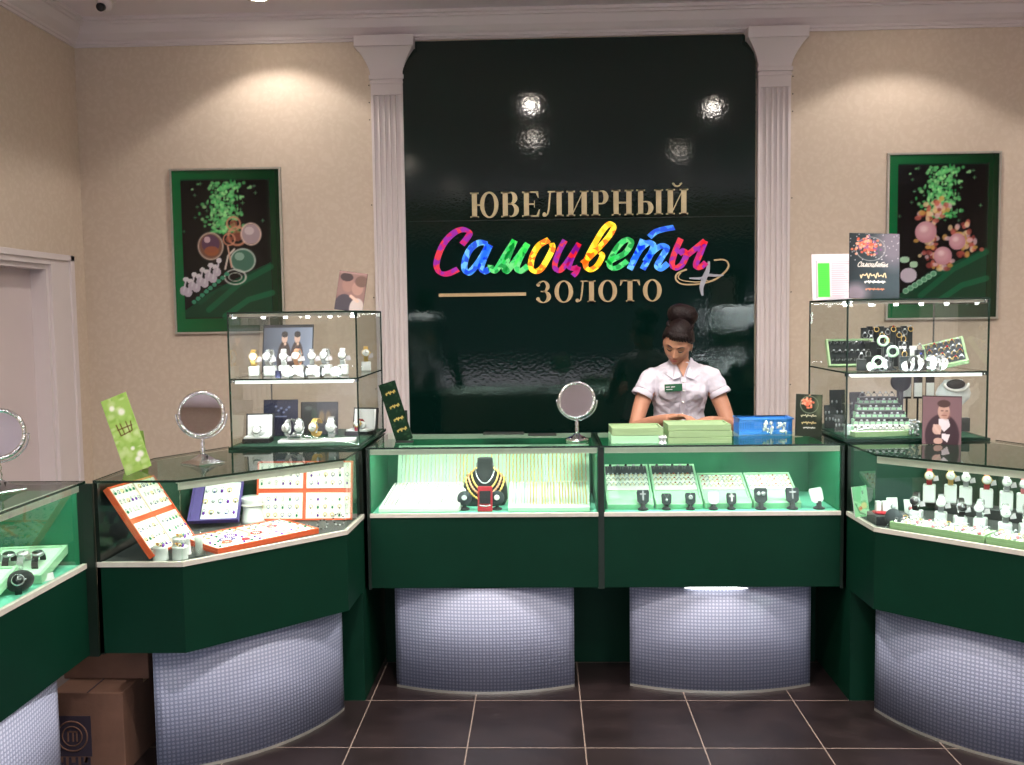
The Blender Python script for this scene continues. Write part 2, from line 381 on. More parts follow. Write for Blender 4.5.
# the door in its reveal with a broad flat casing
d = MB(); d.box(XL - 0.13, XL - 0.09, DY0 + 0.03, DY1 - 0.03, 0.01, DZ - 0.03)
door = struct(d.build('door_1', 'door_paint', bevel=0.003))
f = MB(); f.box(XL - 0.14, XL, DY1 - 0.035, DY1, 0, DZ); f.box(XL - 0.14, XL, DY0, DY0 + 0.035, 0, DZ); f.box(XL - 0.14, XL, DY0 + 0.035, DY1 - 0.035, DZ - 0.035, DZ)
fr = f.build('jamb', 'white_paint', door)
f = MB()
for (a0, a1, z0, z1) in ((DY1 - 0.01, DY1 + 0.235, 0, DZ + 0.055), (DY0 - 0.235, DY0 + 0.01, 0, DZ + 0.055), (DY0 + 0.01, DY1 - 0.01, DZ - 0.01, DZ + 0.055)):
    f.box(XL - 0.002, XL + 0.018, a0, a1, z0, z1)
f.box(XL - 0.002, XL + 0.03, DY1 + 0.19, DY1 + 0.235, 0, DZ + 0.055); f.box(XL - 0.002, XL + 0.03, DY0 - 0.235, DY1 + 0.235, DZ + 0.02, DZ + 0.055)
f.build('casing', 'white_paint', door, bevel=0.003)
h = MB(); h.tube([(XL - 0.09, DY0 + 0.1, 1.0), (XL - 0.04, DY0 + 0.1, 1.0), (XL - 0.04, DY0 + 0.2, 1.0)], 0.01); h.lathe([(0.025, 0), (0.025, 0.008)], T=Matrix.Translation((XL - 0.09, DY0 + 0.1, 1.0)) @ Matrix.Rotation(R(90), 4, 'Y'))
h.build('handle', 'chrome', door)
# crown moulding: one profile swept round the walls
CP = [(p_, q_ * 0.86) for p_, q_ in [(0.0, -0.165), (0.012, -0.165), (0.014, -0.15), (0.022, -0.146), (0.024, -0.13), (0.04, -0.118), (0.062, -0.09), (0.078, -0.055), (0.085, -0.04), (0.098, -0.036), (0.1, -0.022), (0.116, -0.018), (0.118, 0.0), (0.0, 0.0)]]
b = MB()
loop = [(XL, YB), (XL, WY), (XR, WY), (XR, YB)]
rings = []
for i, (x, y) in enumerate(loop):
    ox, oy = [(1, 0), (1, -1), (-1, -1), (-1, 0)][i]
    rings.append([(x + ox * p, y + oy * p, CZ + q) for p, q in CP])
b.loft(rings, smooth=False); struct(b.build('trim_1', 'white_paint'))
# the dark gridded ceiling of the hall outside the shop, and the shop's own header beam
b = MB(); b.box(XL - 0.3, XR + 0.1, YB - 0.2, YB, 2.9, CZ); struct(b.build('wall_front', 'wallpaper'))
b = MB(); b.box(-8, 10, -16, YB - 0.2, 4.6, 4.7)
for k in range(24): b.box(-8, 10, -16 + k * 0.52, -15.95 + k * 0.52, 4.54, 4.6, 1)
for k in range(34): b.box(-8 + k * 0.53, -7.95 + k * 0.53, -16, YB - 0.2, 4.54, 4.6, 1)
struct(b.build('ceiling_hall', ['dark_grid', 'white_paint']))
b = MB(); b.box(-8, 10, -16, YB, -0.05, -0.002); struct(b.build('floor_hall', 'door_paint'))
b = MB(); b.box(-8, 10, -16.2, -16, 0, 4.6); struct(b.build('wall_hall_blocker', 'dark_grid'))  # unseen dark wall, added to keep world light out of the panel's reflection
for k in range(5):
    b = MB(); b.box(-7.2 + k * 3.6, -5.0 + k * 3.6, -13.5, -6.5, 4.515, 4.54); o = struct(b.build('trim_%d' % (k + 2), 'hall_fill_light'))  # unseen glowing panels added to fill the shop with cool light
b = MB(); b.box(3.4, 4.9, -8.06, -8.0, 1.42, 1.62); tag(b.build('lit_shelf', 'window_glow'), 'long lit display shelf across the hall, seen only mirrored in the green panel', 'shelf')
b = MB(); b.box(2.65, 3.4, -4.9, -4.86, 0.66, 0.80); tag(b.build('lit_showcase', 'window_glow'), 'small lit showcase outside the shop, seen only mirrored in the green panel', 'showcase')
# recessed ceiling lamps
lamp_pts = [(-1.54, 5.2, 'above the ring poster'), (2.05, 5.05, 'above the pearl poster'), (3.6, 5.1, 'by the far side wall'), (-0.07, 3.3, 'over the counter with gold chains'), (1.47, 3.08, 'over the counter corner with white stands'),
            (1.5, 0.94, 'over the open shop floor'), (-0.06, 1.83, 'in the middle of the shop'), (2.03, -2.3, 'by the shop entrance'), (-1.6, 2.9, 'over the corner with orange trays'), (-1.5, 0.4, 'near the door wall'), (3.2, 2.2, 'near the bare side wall'), (-1.2, -1.8, 'at the entrance on the door side')]
b = MB(); b.torus((0, 0, -0.004), 0.062, 0.009, 32, 8); b.lathe([(0.055, 0.0), (0.055, 0.004)], 32, cap=False)
root = thing('ceiling_lamp', '', 'ceiling lamp', group='recessed ceiling lamps'); b.build('lamp_ring', 'chrome', root)
b = MB(); b.lathe([(0.055, -0.006), (0.054, -0.003)], 32); b.build('lamp_glass', 'lamp_on', root)
pl = Proto(root)
for k, (x, y, wh) in enumerate(lamp_pts):
    pl.put((x, y, CZ - 0.002), label='round recessed ceiling lamp with chrome ring, ' + wh, group='recessed ceiling lamps')
    L = bpy.data.lights.new('ceiling_spot', 'SPOT'); L.energy = 26 if k < 3 else (120 if k in (8, 9, 11) else 230); L.spot_size = R(118 if k < 3 else 165); L.spot_blend = 0.25 if k < 3 else 1.0; L.color = (1.0, 0.92, 0.84); L.shadow_soft_size = 0.05
    lo = bpy.data.objects.new('ceiling_spot', L); COL.objects.link(lo); lo.location = (x, y, CZ - 0.03); lo.hide_render = False
# security camera
t = thing('security_camera', 'small white dome security camera on the ceiling near the corner', 'camera', (-2.36, 5.13, CZ))
b = MB(); b.lathe([(0.06, -0.001), (0.062, -0.02), (0.05, -0.03), (0.045, -0.032)], 24); b.build('mount', 'white_paint', t)
b = MB(); b.ell((0, 0, -0.05), (0.04, 0.04, 0.04), 20, 12); b.build('housing', 'white_paint', t)
b = MB(); b.lathe([(0.02, 0), (0.023, 0.03), (0.018, 0.036)], 18, T=Matrix.Translation((0.0, -0.025, -0.07)) @ Matrix.Rotation(R(110), 4, 'X')); b.build('lens', 'black', t)

# ------------------------------------------------------------------ glossy sign panel and the two pilasters
PX0, PX1, PZ = -0.80, 1.262, 3.243
b = MB()
arc = lambda cx, cz, r, a0, a1, n=8: [(cx + r * math.cos(R(a0 + (a1 - a0) * i / n)), cz + r * math.sin(R(a0 + (a1 - a0) * i / n))) for i in range(n + 1)]
poly = [(PX0, 0.05), (PX1, 0.05), (PX1, PZ - 0.16)] + [(PX1 - 0.012, PZ - 0.1), (PX1 - 0.05, PZ - 0.02), (PX1 - 0.07, PZ)] + [(PX0 + 0.07, PZ), (PX0 + 0.05, PZ - 0.02), (PX0 + 0.012, PZ - 0.1), (PX0, PZ - 0.16)]
b.xz(poly, WY - 0.035, WY - 0.001); pan = b.build('feature_wall', 'gloss_panel', bevel=0.002)
tag(pan, 'tall glossy dark green wall panel between the two fluted pilasters', 'wall panel')
b = MB(); b.box(PX0 + 0.02, PX1, WY - 0.0362, WY - 0.034, 2.196, 2.199); b.build('joint', 'post_dark', pan)

def pilaster(x0, x1, lab):
    w_ = x1 - x0; yf = WY - 0.03
    t = thing('wall_pilaster', lab, 'pilaster', ((x0 + x1) / 2, WY, 0), group='fluted wall pilasters')
    b = MB(); n = 5; rows = []
    # fluted face profile in x,y
    prof = [(-w_ / 2, 0), (-w_ / 2, -0.03)]
    for i in range(n):
        a = -w_ / 2 + w_ * (0.08 + i * 0.168); c = a + w_ * 0.022; e = a + w_ * 0.146
        prof += [(a, -0.03), (c, -0.018), ((c + e) / 2, -0.014), (e, -0.018), (a + w_ * 0.168, -0.03)]
    prof += [(w_ / 2, -0.03), (w_ / 2, 0)]
    b.prism([(p[0], p[1]) for p in prof], 0.22, 2.94); b.build('shaft', 'white_paint', t)
    b = MB(); b.box(-w_ / 2, w_ / 2, -0.032, 0, 2.94, 3.03); b.box(-w_ / 2 - 0.008, w_ / 2 + 0.008, -0.042, 0, 3.03, 3.055); b.box(-w_ / 2 - 0.004, w_ / 2 + 0.004, -0.038, 0, 3.005, 3.018)
    b.build('neck_band', 'white_paint', t, bevel=0.002)
    b = MB(); rings = []
    for k in range(9):
        q = k / 8.; e = 0.072 * q ** 1.6; z = 3.055 + 0.145 * q
        rings.append([(-w_ / 2 - e, 0, z), (-w_ / 2 - e, -0.036 - e, z), (w_ / 2 + e, -0.036 - e, z), (w_ / 2 + e, 0, z)])
    b.loft(rings, smooth=False); b.box(-w_ / 2 - 0.078, w_ / 2 + 0.078, -0.118, 0, 3.2, 3.262); b.build('capital', 'white_paint', t, bevel=0.002)
    b = MB(); b.box(-w_ / 2 - 0.01, w_ / 2 + 0.01, -0.045, 0, 0, 0.22); b.build('plinth', 'white_paint', t, bevel=0.004)
    for z in (1.2, 1.75, 2.3, 2.8, 2.9, 3.0):
        for sx in (-1, 1):
            b = MB(); b.lathe([(0.004, 0), (0.003, 0.003)], 8, T=Matrix.Translation((sx * (w_ / 2 + 0.012), -0.02, z)) @ Matrix.Rotation(R(90), 4, 'X')); b.build('screw', 'black', t)
    return t
pilaster(-0.992, -0.802, 'white fluted pilaster with flared capital on the door side of the green panel')
pilaster(1.278, 1.468, 'white fluted pilaster with flared capital beside the pearl poster')

# ------------------------------------------------------------------ the lettering on the panel
def serif_letter(ch):
    P = []     # list of polygons in unit height, returns advance width
    SW, H_, SH = 0.20, 1.0, 0.055
    box = lambda x0, x1, z0, z1: P.append([(x0, z0), (x1, z0), (x1, z1), (x0, z1)])
    def stem(x, w=SW, top=True, bot=True, e=0.07):
        box(x, x + w, 0, 1)
        if bot: box(x - e, x + w + e, 0, SH)
        if top: box(x - e, x + w + e, 1 - SH, 1)
    def ring(cx, cz, rx, rz, tx, tz, a0=0, a1=360, n=28):
        for i in range(n):
            p = R(a0 + (a1 - a0) * i / n); q = R(a0 + (a1 - a0) * (i + 1) / n)
            P.append([(cx + rx * math.cos(p), cz + rz * math.sin(p)), (cx + rx * math.cos(q), cz + rz * math.sin(q)),
                      (cx + (rx - tx) * math.cos(q), cz + (rz - tz) * math.sin(q)), (cx + (rx - tx) * math.cos(p), cz + (rz - tz) * math.sin(p))])
    def bowl(x, z0, z1, rx, tx=SW * 0.95, tz=0.05):
        zc = (z0 + z1) / 2; rz = (z1 - z0) / 2; fl = 0.12
        box(x, x + fl, z1 - tz, z1); box(x, x + fl, z0, z0 + tz); ring(x + fl, zc, rx, rz, tx, tz, -90, 90, 16)
    if ch == 'Ю': stem(0.07); box(0.27, 0.46, 0.47, 0.53); ring(0.76, 0.5, 0.37, 0.52, 0.17, 0.06); return P, 1.13
    if ch == 'В': stem(0.07); bowl(0.27, 0.51, 1.0, 0.26); bowl(0.27, 0.0, 0.55, 0.32); return P, 0.74
    if ch == 'Е':
        stem(0.07); box(0.27, 0.66, 0, SH); box(0.27, 0.64, 1 - SH, 1); box(0.27, 0.5, 0.48, 0.53)
        P.append([(0.66, 0), (0.7, 0.28), (0.665, 0.28), (0.56, 0.05)]); P.append([(0.64, 1), (0.66, 0.76), (0.625, 0.76), (0.54, 0.95)]); box(0.47, 0.5, 0.38, 0.63); return P, 0.72
    if ch == 'Л':
        stem(0.55); P.append([(0.26, 0.95), (0.33, 0.95), (0.27, 0.3), (0.2, 0.3)]); box(0.2, 0.56, 1 - SH, 1); P.append([(0.2, 0.3), (0.27, 0.3), (0.22, 0.1), (0.12, 0.0), (0.1, 0.05), (0.16, 0.12)])
        ring(0.06, 0.08, 0.08, 0.085, 0.079, 0.084, n=14); return P, 0.84
    if ch in 'ИЙ':
        stem(0.07); stem(0.6); P.append([(0.27, 0.12), (0.27, 0.2), (0.6, 0.88), (0.6, 0.8)])
        if ch == 'Й': ring(0.44, 1.22, 0.17, 0.14, 0.06, 0.05, 180, 360, 12); ring(0.28, 1.21, 0.035, 0.035, 0.034, 0.034, n=10); ring(0.6, 1.21, 0.035, 0.035, 0.034, 0.034, n=10)
        return P, 0.89
    if ch == 'Р': stem(0.07); bowl(0.27, 0.45, 1.0, 0.28); return P, 0.7
    if ch == 'Н': stem(0.07); stem(0.58); box(0.27, 0.58, 0.47, 0.53); return P, 0.87
    if ch == 'Ы': stem(0.07); bowl(0.27, 0.0, 0.55, 0.28); stem(0.78); return P, 1.07
    if ch == 'О': ring(0.39, 0.5, 0.39, 0.52, 0.18, 0.06); return P, 0.8
    if ch == 'Т': stem(0.32, top=False); box(0.02, 0.82, 1 - SH, 1); P.append([(0.02, 1), (0.0, 0.74), (0.035, 0.74), (0.12, 0.95)]); P.append([(0.82, 1), (0.84, 0.74), (0.805, 0.74), (0.72, 0.95)]); return P, 0.86
    if ch == 'З':
        ring(0.3, 0.755, 0.28, 0.265, 0.16, 0.05, -88, 140, 18); ring(0.3, 0.27, 0.33, 0.29, 0.18, 0.05, -140, 88, 18)
        box(0.2, 0.32, 0.49, 0.54); ring(0.1, 0.82, 0.075, 0.075, 0.07, 0.07, n=12); ring(0.09, 0.17, 0.085, 0.085, 0.08, 0.08, n=12); return P, 0.68
def serif_word(word, x0, x1, z0, hgt, matname, lab, depth):
    YP = WY - 0.036
    t = thing('sign_word', lab, 'sign lettering', ((x0 + x1) / 2, YP, z0))
    G = [serif_letter(c) for c in word]; gap = 0.1
    tot = sum(g[1] for g in G) + gap * (len(G) - 1); sx = (x1 - x0) / tot; x = x0 - (x0 + x1) / 2
    for P, adv in G:
        b = MB()
        for p in P: b.xz([(x + q[0] * sx, q[1] * hgt) for q in p], -depth, 0.0)
        b.build('letter', matname, t); x += (adv + gap) * sx
    return t
serif_word('ЮВЕЛИРНЫЙ', -0.413, 0.872, 2.212, 0.148, 'sign_mirror_gold', 'gold serif word ЮВЕЛИРНЫЙ along the top of the sign on the green panel', 0.018)
serif_word('ЗОЛОТО', -0.03, 0.717, 1.706, 0.127, 'sign_gold', 'gold serif word ЗОЛОТО at the bottom of the sign on the green panel', 0.012)
b = MB(); b.box(-0.61, -0.089, WY - 0.044, WY - 0.0355, 1.748, 1.768); tag(b.build('sign_bar', 'sign_gold', bevel=0.001), 'thin gold bar beside the word ЗОЛОТО on the green panel', 'sign bar')
# the flowing coloured word: broad ribbons along each letter's strokes
def W(px, py): return (-0.638 + (px - 433) * 0.005886, 2.17 - (py - 225) * 0.00588 - (px - 433) * 0.0000765)
A_ = lambda pts: [W(430 + x / 6.375, 180 + y / 6.375) for x, y in pts]
B_ = lambda pts: [W(580 + x / 5.8875, 180 + y / 5.8875) for x, y in pts]
def smooth_path(P, n=6):
    out = []
    Q = [P[0]] + P + [P[-1]]
    for i in range(1, len(Q) - 2):
        p0, p1, p2, p3 = [np.array(q, float) for q in Q[i - 1:i + 3]]
        for k in range(n):
            t = k / n; out.append(tuple(0.5 * (2 * p1 + (p2 - p0) * t + (2 * p0 - 5 * p1 + 4 * p2 - p3) * t * t + (3 * p1 - p0 - 3 * p2 + p3) * t ** 3)))
    out.append(P[-1]); return out
def ribbon(b, P, wd, y0, y1, taper=False, ang=-28):
    P = smooth_path(P); n = len(P); dx, dz = wd / 2 * math.cos(R(ang)), wd / 2 * math.sin(R(ang))
    Lp, Rp = [], []
    for i, (x, z) in enumerate(P):
        a, c = P[max(0, i - 1)], P[min(n - 1, i + 1)]; tx, tz = c[0] - a[0], c[1] - a[1]; l = math.hypot(tx, tz) + 1e-9
        nx, nz = -tz / l * wd / 2, tx / l * wd / 2
        if nx * dx + nz * dz < 0: s_ = -1
        else: s_ = 1
        k = 0.72 if not taper else 0.72 * math.sin(math.pi * (0.12 + 0.76 * i / (n - 1)))
        nx, nz = (nx * 0.75 + s_ * dx * 0.35) * 1.1, (nz * 0.75 + s_ * dz * 0.35) * 1.1
        nx *= k / 0.72; nz *= k / 0.72
        Lp.append((x + nx, z + nz)); Rp.append((x - nx, z - nz))
    for i in range(n - 1): b.xz([Lp[i], Lp[i + 1], Rp[i + 1], Rp[i]], y0, y1)
YP = WY - 0.036
script = thing('sign_word', 'flowing handwritten word Самоцветы in bright stained-glass colours on the green panel', 'sign lettering', (0, YP, 0))
lets = [
 ('mosaic_magenta', 0.030, [A_([(205, 408), (240, 365), (256, 330), (215, 312), (160, 330), (100, 385), (58, 460), (38, 540), (60, 588), (110, 595), (178, 565)])]),
 ('mosaic_blue', 0.032, [A_([(372, 405), (320, 395), (265, 430), (228, 495), (218, 560), (240, 590), (280, 560), (335, 485), (375, 410)]), A_([(385, 410), (338, 515), (328, 560), (345, 582), (378, 565)])]),
 ('mosaic_green', 0.030, [A_([(388, 540), (392, 572), (425, 568), (480, 480), (545, 382)]), A_([(545, 382), (500, 490), (478, 555), (490, 580), (545, 515), (628, 402)]), A_([(628, 402), (575, 500), (555, 560), (580, 580), (630, 545)])]),
 ('mosaic_yellow', 0.030, [A_([(765, 378), (700, 415), (660, 480), (646, 550), (668, 580), (712, 565), (760, 490), (788, 430), (780, 400)])]),
 ('mosaic_magenta', 0.028, [A_([(868, 382), (830, 450), (802, 530), (808, 570), (842, 568), (905, 485), (958, 402)]), A_([(958, 402), (912, 490), (892, 550), (915, 562), (950, 555)]), A_([(950, 550), (938, 585), (915, 608)])]),
 ('mosaic_yellow', 0.028, [B_([(20, 490), (60, 455), (130, 385), (185, 320), (206, 275), (185, 257), (145, 290), (95, 370), (52, 450), (38, 500), (60, 528), (105, 505), (138, 445), (122, 425)])]),
 ('mosaic_green', 0.028, [B_([(165, 490), (205, 465), (270, 430), (308, 375), (298, 350), (258, 362), (210, 420), (180, 485), (192, 518), (232, 512), (285, 475)])]),
 ('mosaic_blue', 0.030, [B_([(415, 335), (450, 306), (500, 290), (560, 280)]), B_([(378, 350), (345, 430), (298, 525)]), B_([(318, 480), (360, 410), (410, 368), (440, 385), (415, 450), (375, 525)]), B_([(390, 480), (430, 425), (485, 388), (518, 400), (478, 470), (460, 508), (482, 522), (525, 490)])]),
 ('mosaic_magenta', 0.029, [B_([(600, 345), (565, 425), (548, 490), (565, 518), (605, 498), (632, 442), (618, 415), (590, 435)]), B_([(640, 440), (690, 400), (742, 358)]), B_([(742, 358), (710, 440), (690, 490), (695, 515), (722, 508), (748, 485)])]),
]
for m_, wd, strokes in lets:
    b = MB()
    for s_ in strokes: ribbon(b, s_, wd, -0.014, 0.0)
    b.build('letter', m_, script)
em = thing('sign_emblem', 'gold loop and silver ribbon emblem after the coloured word on the green panel', 'sign emblem', (0, YP, 0))
b = MB(); ribbon(b, B_([(635, 525), (580, 550), (572, 585), (610, 612), (700, 612), (790, 590), (850, 550), (880, 510), (870, 478), (840, 468), (795, 472)]), 0.009, -0.008, 0)
ribbon(b, B_([(600, 545), (585, 570), (610, 590), (690, 600), (760, 590)]), 0.006, -0.008, 0); b.build('gold_loop', 'sign_gold', em)
b = MB(); ribbon(b, B_([(765, 478), (758, 530), (742, 570), (722, 630), (728, 680)]), 0.024, -0.01, 0, True); ribbon(b, B_([(650, 578), (720, 578), (755, 560), (800, 562), (850, 560)]), 0.017, -0.014, -0.0105, True); b.build('silver_ribbon', 'sign_bow', em)

# ------------------------------------------------------------------ two framed posters 
def poster(kind, cx, z0, W_, H_, lab):
    t = thing('framed_poster', lab, 'poster', (cx, WY, z0), group='framed jewellery posters')
    b = MB(); e = 0.012
    b.box(-W_ / 2, W_ / 2, -0.022, -0.001, 0, e); b.box(-W_ / 2, W_ / 2, -0.022, -0.001, H_ - e, H_); b.box(-W_ / 2, -W_ / 2 + e, -0.022, -0.001, e, H_ - e); b.box(W_ / 2 - e, W_ / 2, -0.022, -0.001, e, H_ - e)
    b.build('frame', 'alu', t, bevel=0.001)
    c = Canvas(132, 198, (6, 92, 50)); rs = np.random.RandomState(3)
    c.a *= (1.15 - 0.65 * (c.X / 132))[..., None]
    c.rect(11, 11, 119, 180, (8, 9, 14)); c.rect(11, 11, 119, 12.5, (10, 50, 34)); c.rect(117.5, 11, 119, 180, (8, 44, 30))
    c.poly([(11, 180), (11, 170), (40, 150), (75, 132), (119, 112), (119, 180)], (8, 62, 42))
    for (x0, y0, x1, y1, cl) in ((40, 170, 118, 118, (20, 112, 76)), (60, 178, 119, 150, (24, 126, 86)), (30, 160, 70, 140, (12, 84, 58))):
        c.line([(x0, y0), ((x0 + x1) / 2, (y0 + y1) / 2 - 6), (x1, y1)], 7, cl, 0.5)
    for k in range(330):
        y = 14 + rs.rand() * 62; sp = 22 - 8 * (y / 76); x = 62 + rs.randn() * sp * 0.62; g = rs.rand()
        c.ell(x, y, 1 + rs.rand() * 1.8, 1 + rs.rand() * 1.8, (60 + 120 * g, 175 + 75 * g, 90 + 80 * g), 0.8, 0.7)
    for k in range(40):
        x = 62 + rs.randn() * 28; y = 16 + rs.rand() * 66
        if 12 < x < 117: c.line([(x - 2, y), (x + 2, y)], 0.9, (110, 180, 120), 0.6); c.line([(x, y - 2), (x, y + 2)], 0.9, (110, 180, 120), 0.6)
    if kind == 'rings':
        c.ell(45, 92, 14, 15, (120, 84, 70)); c.ell(45, 89, 11, 11, (92, 64, 86)); c.ell(46, 98, 9, 6, (160, 92, 60), al=0.8); c.ell(41, 84, 4, 4, (200, 170, 180)); c.ring(45, 92, 15, 16, 0.13, (206, 180, 164))
        for (x, y, r) in ((74, 65, 8), (78, 80, 11), (68, 84, 7)): c.ring(x, y, r, r, 0.25, (206, 140, 112)); c.ell(x, y, r * 0.6, r * 0.6, (168, 96, 76), al=0.7)
        c.ell(95, 78, 12, 12, (170, 150, 156)); c.ring(95, 78, 12, 13, 0.14, (228, 196, 180)); c.ell(93, 74, 6, 5, (220, 206, 210), al=0.7)
        c.ell(84, 110, 15, 14, (70, 112, 96)); c.ring(84, 110, 15, 14, 0.12, (190, 206, 196)); c.ell(80, 105, 6, 5, (150, 186, 170), al=0.8)
        c.ring(74, 130, 13, 9, 0.16, (200, 206, 200)); c.ring(74, 130, 8, 5, 0.2, (170, 180, 170)); c.line([(62, 120), (66, 104), (74, 96)], 2.4, (200, 190, 180)); c.line([(70, 118), (66, 92)], 2, (200, 160, 140))
        for k in range(9): x = 10 + k * 5.2; y = 146 - k * 2.8 + (k % 2) * 5; c.ell(x, y, 5, 5.5, (186, 176, 190)); c.line([(x, y), (x + 3, y - 13)], 2.2, (206, 200, 210)); c.ell(x + 3, y - 14, 3.4, 3, (214, 208, 214))
        for k in range(9): c.ell(22 + k * 5.2, 160 - k * 4.2, 3, 2.6, (60, 140, 108))
    else:
        for k in range(150):
            x, y = [(50, 110), (64, 62), (52, 76), (96, 112), (62, 132), (86, 92)][k % 6]; x += rs.randn() * 8; y += rs.randn() * 7
            c.ell(x, y, 2 + rs.rand() * 2.4, 2 + rs.rand() * 2.2, [(196, 104, 92), (206, 160, 84), (216, 180, 186), (150, 70, 64), (226, 196, 150)][k % 5], 0.5, 0.8)
        for (x, y, r) in ((45, 93, 13), (83, 105, 10), (66, 122, 11)):
            c.ell(x, y, r, r, (190, 136, 148)); c.ell(x - r * .1, y - r * .15, r * 0.75, r * 0.75, (208, 160, 170), 0.5, 0.8); c.ell(x - r * .2, y - r * .3, r * .35, r * .3, (232, 200, 206), 0.9, 0.9)
        for k in range(7): c.ell(22 + k * 5.5, 164 - k * 3.4, 3.4, 3, (90, 150, 116)); c.ring(22 + k * 5.5, 164 - k * 3.4, 3.4, 3, 0.3, (150, 200, 170))
        c.ell(25, 145, 10, 9, (190, 180, 196)); c.ell(20, 126, 6, 4, (160, 200, 170)); c.ell(31, 132, 5, 4, (170, 206, 176))
    print_mesh('print', c.a, W_ - 2 * e, H_ - 2 * e, 'print_gloss', t, Matrix.Translation((0, -0.014, e)))
    b = MB(); b.box(-W_ / 2 + e, W_ / 2 - e, -0.012, -0.003, e, H_ - e); b.build('backing', 'black', t)
    return t
poster('rings', -1.884, 1.545, 0.672, 0.99, 'framed green poster of gem rings and sparkles on the door-side wall area')
poster('pearls', 2.362, 1.575, 0.655, 0.975, 'framed green poster of pink pearls and sparkles behind the price sheet')

# ------------------------------------------------------------------ counters
ZB, ZF, ZT = 0.47, 0.79, 1.08
def pane(b, x0, y0, x1, y1, z0, z1, t=0.006):
    d = Vector((x1 - x0, y1 - y0, 0)); n = Vector((d.y, -d.x, 0)).normalized() * t
    b.obb((x0, y0, z0), d, (0, 0, z1 - z0), -n, 0)
def curved_panel(p0, pm, p1, z0, z1, n=28):       # perforated sheet through three floor points
    (x1, y1), (x2, y2), (x3, y3) = p0, pm, p1
    D = 2 * (x1 * (y2 - y3) + x2 * (y3 - y1) + x3 * (y1 - y2))
    ux = ((x1 ** 2 + y1 ** 2) * (y2 - y3) + (x2 ** 2 + y2 ** 2) * (y3 - y1) + (x3 ** 2 + y3 ** 2) * (y1 - y2)) / D
    uy = ((x1 ** 2 + y1 ** 2) * (x3 - x2) + (x2 ** 2 + y2 ** 2) * (x1 - x3) + (x3 ** 2 + y3 ** 2) * (x2 - x1)) / D
    r = math.hypot(x1 - ux, y1 - uy); a0 = math.atan2(y1 - uy, x1 - ux); a1 = math.atan2(y3 - uy, x3 - ux)
    while a1 - a0 > math.pi: a1 -= 2 * math.pi
    while a0 - a1 > math.pi: a1 += 2 * math.pi
    A = [a0 + (a1 - a0) * i / n for i in range(n + 1)]
    o = [(ux + r * math.cos(a), uy + r * math.sin(a)) for a in A]; q = [(ux + (r - 0.004) * math.cos(a), uy + (r - 0.004) * math.sin(a)) for a in A]
    vs = [(x, y, z0) for x, y in o] + [(x, y, z1) for x, y in o] + [(x, y, z0) for x, y in q] + [(x, y, z1) for x, y in q]; m = n + 1; fs = []
    for i in range(n):
        fs += [(i, i + 1, m + i + 1, m + i), (2 * m + i, 3 * m + i, 3 * m + i + 1, 2 * m + i + 1), (m + i, m + i + 1, 3 * m + i + 1, 3 * m + i), (i, 2 * m + i, 2 * m + i + 1, i + 1)]
    fs += [(0, m, 3 * m, 2 * m), (n, 2 * m + n, 3 * m + n, m + n)]
    arcl = [r * abs(a - a0) for a in A]
    return vs, fs, [arcl[i % m] for i in range(4 * m)]
def add_curved(parent, p0, pm, p1, z0=0.012, z1=ZB - 0.004):
    vs, fs, ar = curved_panel(p0, pm, p1, z0, z1)
    me = bpy.data.meshes.new('curved_panel'); me.from_pydata(vs, [], fs); me.materials.append(MATS['perforated_white'])
    uvl = me.uv_layers.new(name='metres')
    for l in me.loops: uvl.data[l.index].uv = (ar[l.vertex_index], vs[l.vertex_index][2])
    bm = bmesh.new(); bm.from_mesh(me); bmesh.ops.recalc_face_normals(bm, faces=bm.faces); bm.to_mesh(me); bm.free()
    for p in me.polygons: p.use_smooth = abs(p.normal.z) < 0.1
    o = bpy.data.objects.new('curved_panel', me); COL.objects.link(o); o.parent = parent
    vs, fs, _ = curved_panel(p0, pm, p1, 0.0, 0.012)
    b = MB(); b.add(vs, fs); b.build('bottom_edge', 'alu', o)
    return o
def strip(b, x0, y0, x1, y1, z0, z1, off, t):     # bar inside a pane, off metres behind it
    d = Vector((x1 - x0, y1 - y0, 0)); n = Vector((d.y, -d.x, 0)).normalized()
    o = Vector((x0, y0, z0)) - n * off
    b.obb(o, d, (0, 0, z1 - z0), -n * t)

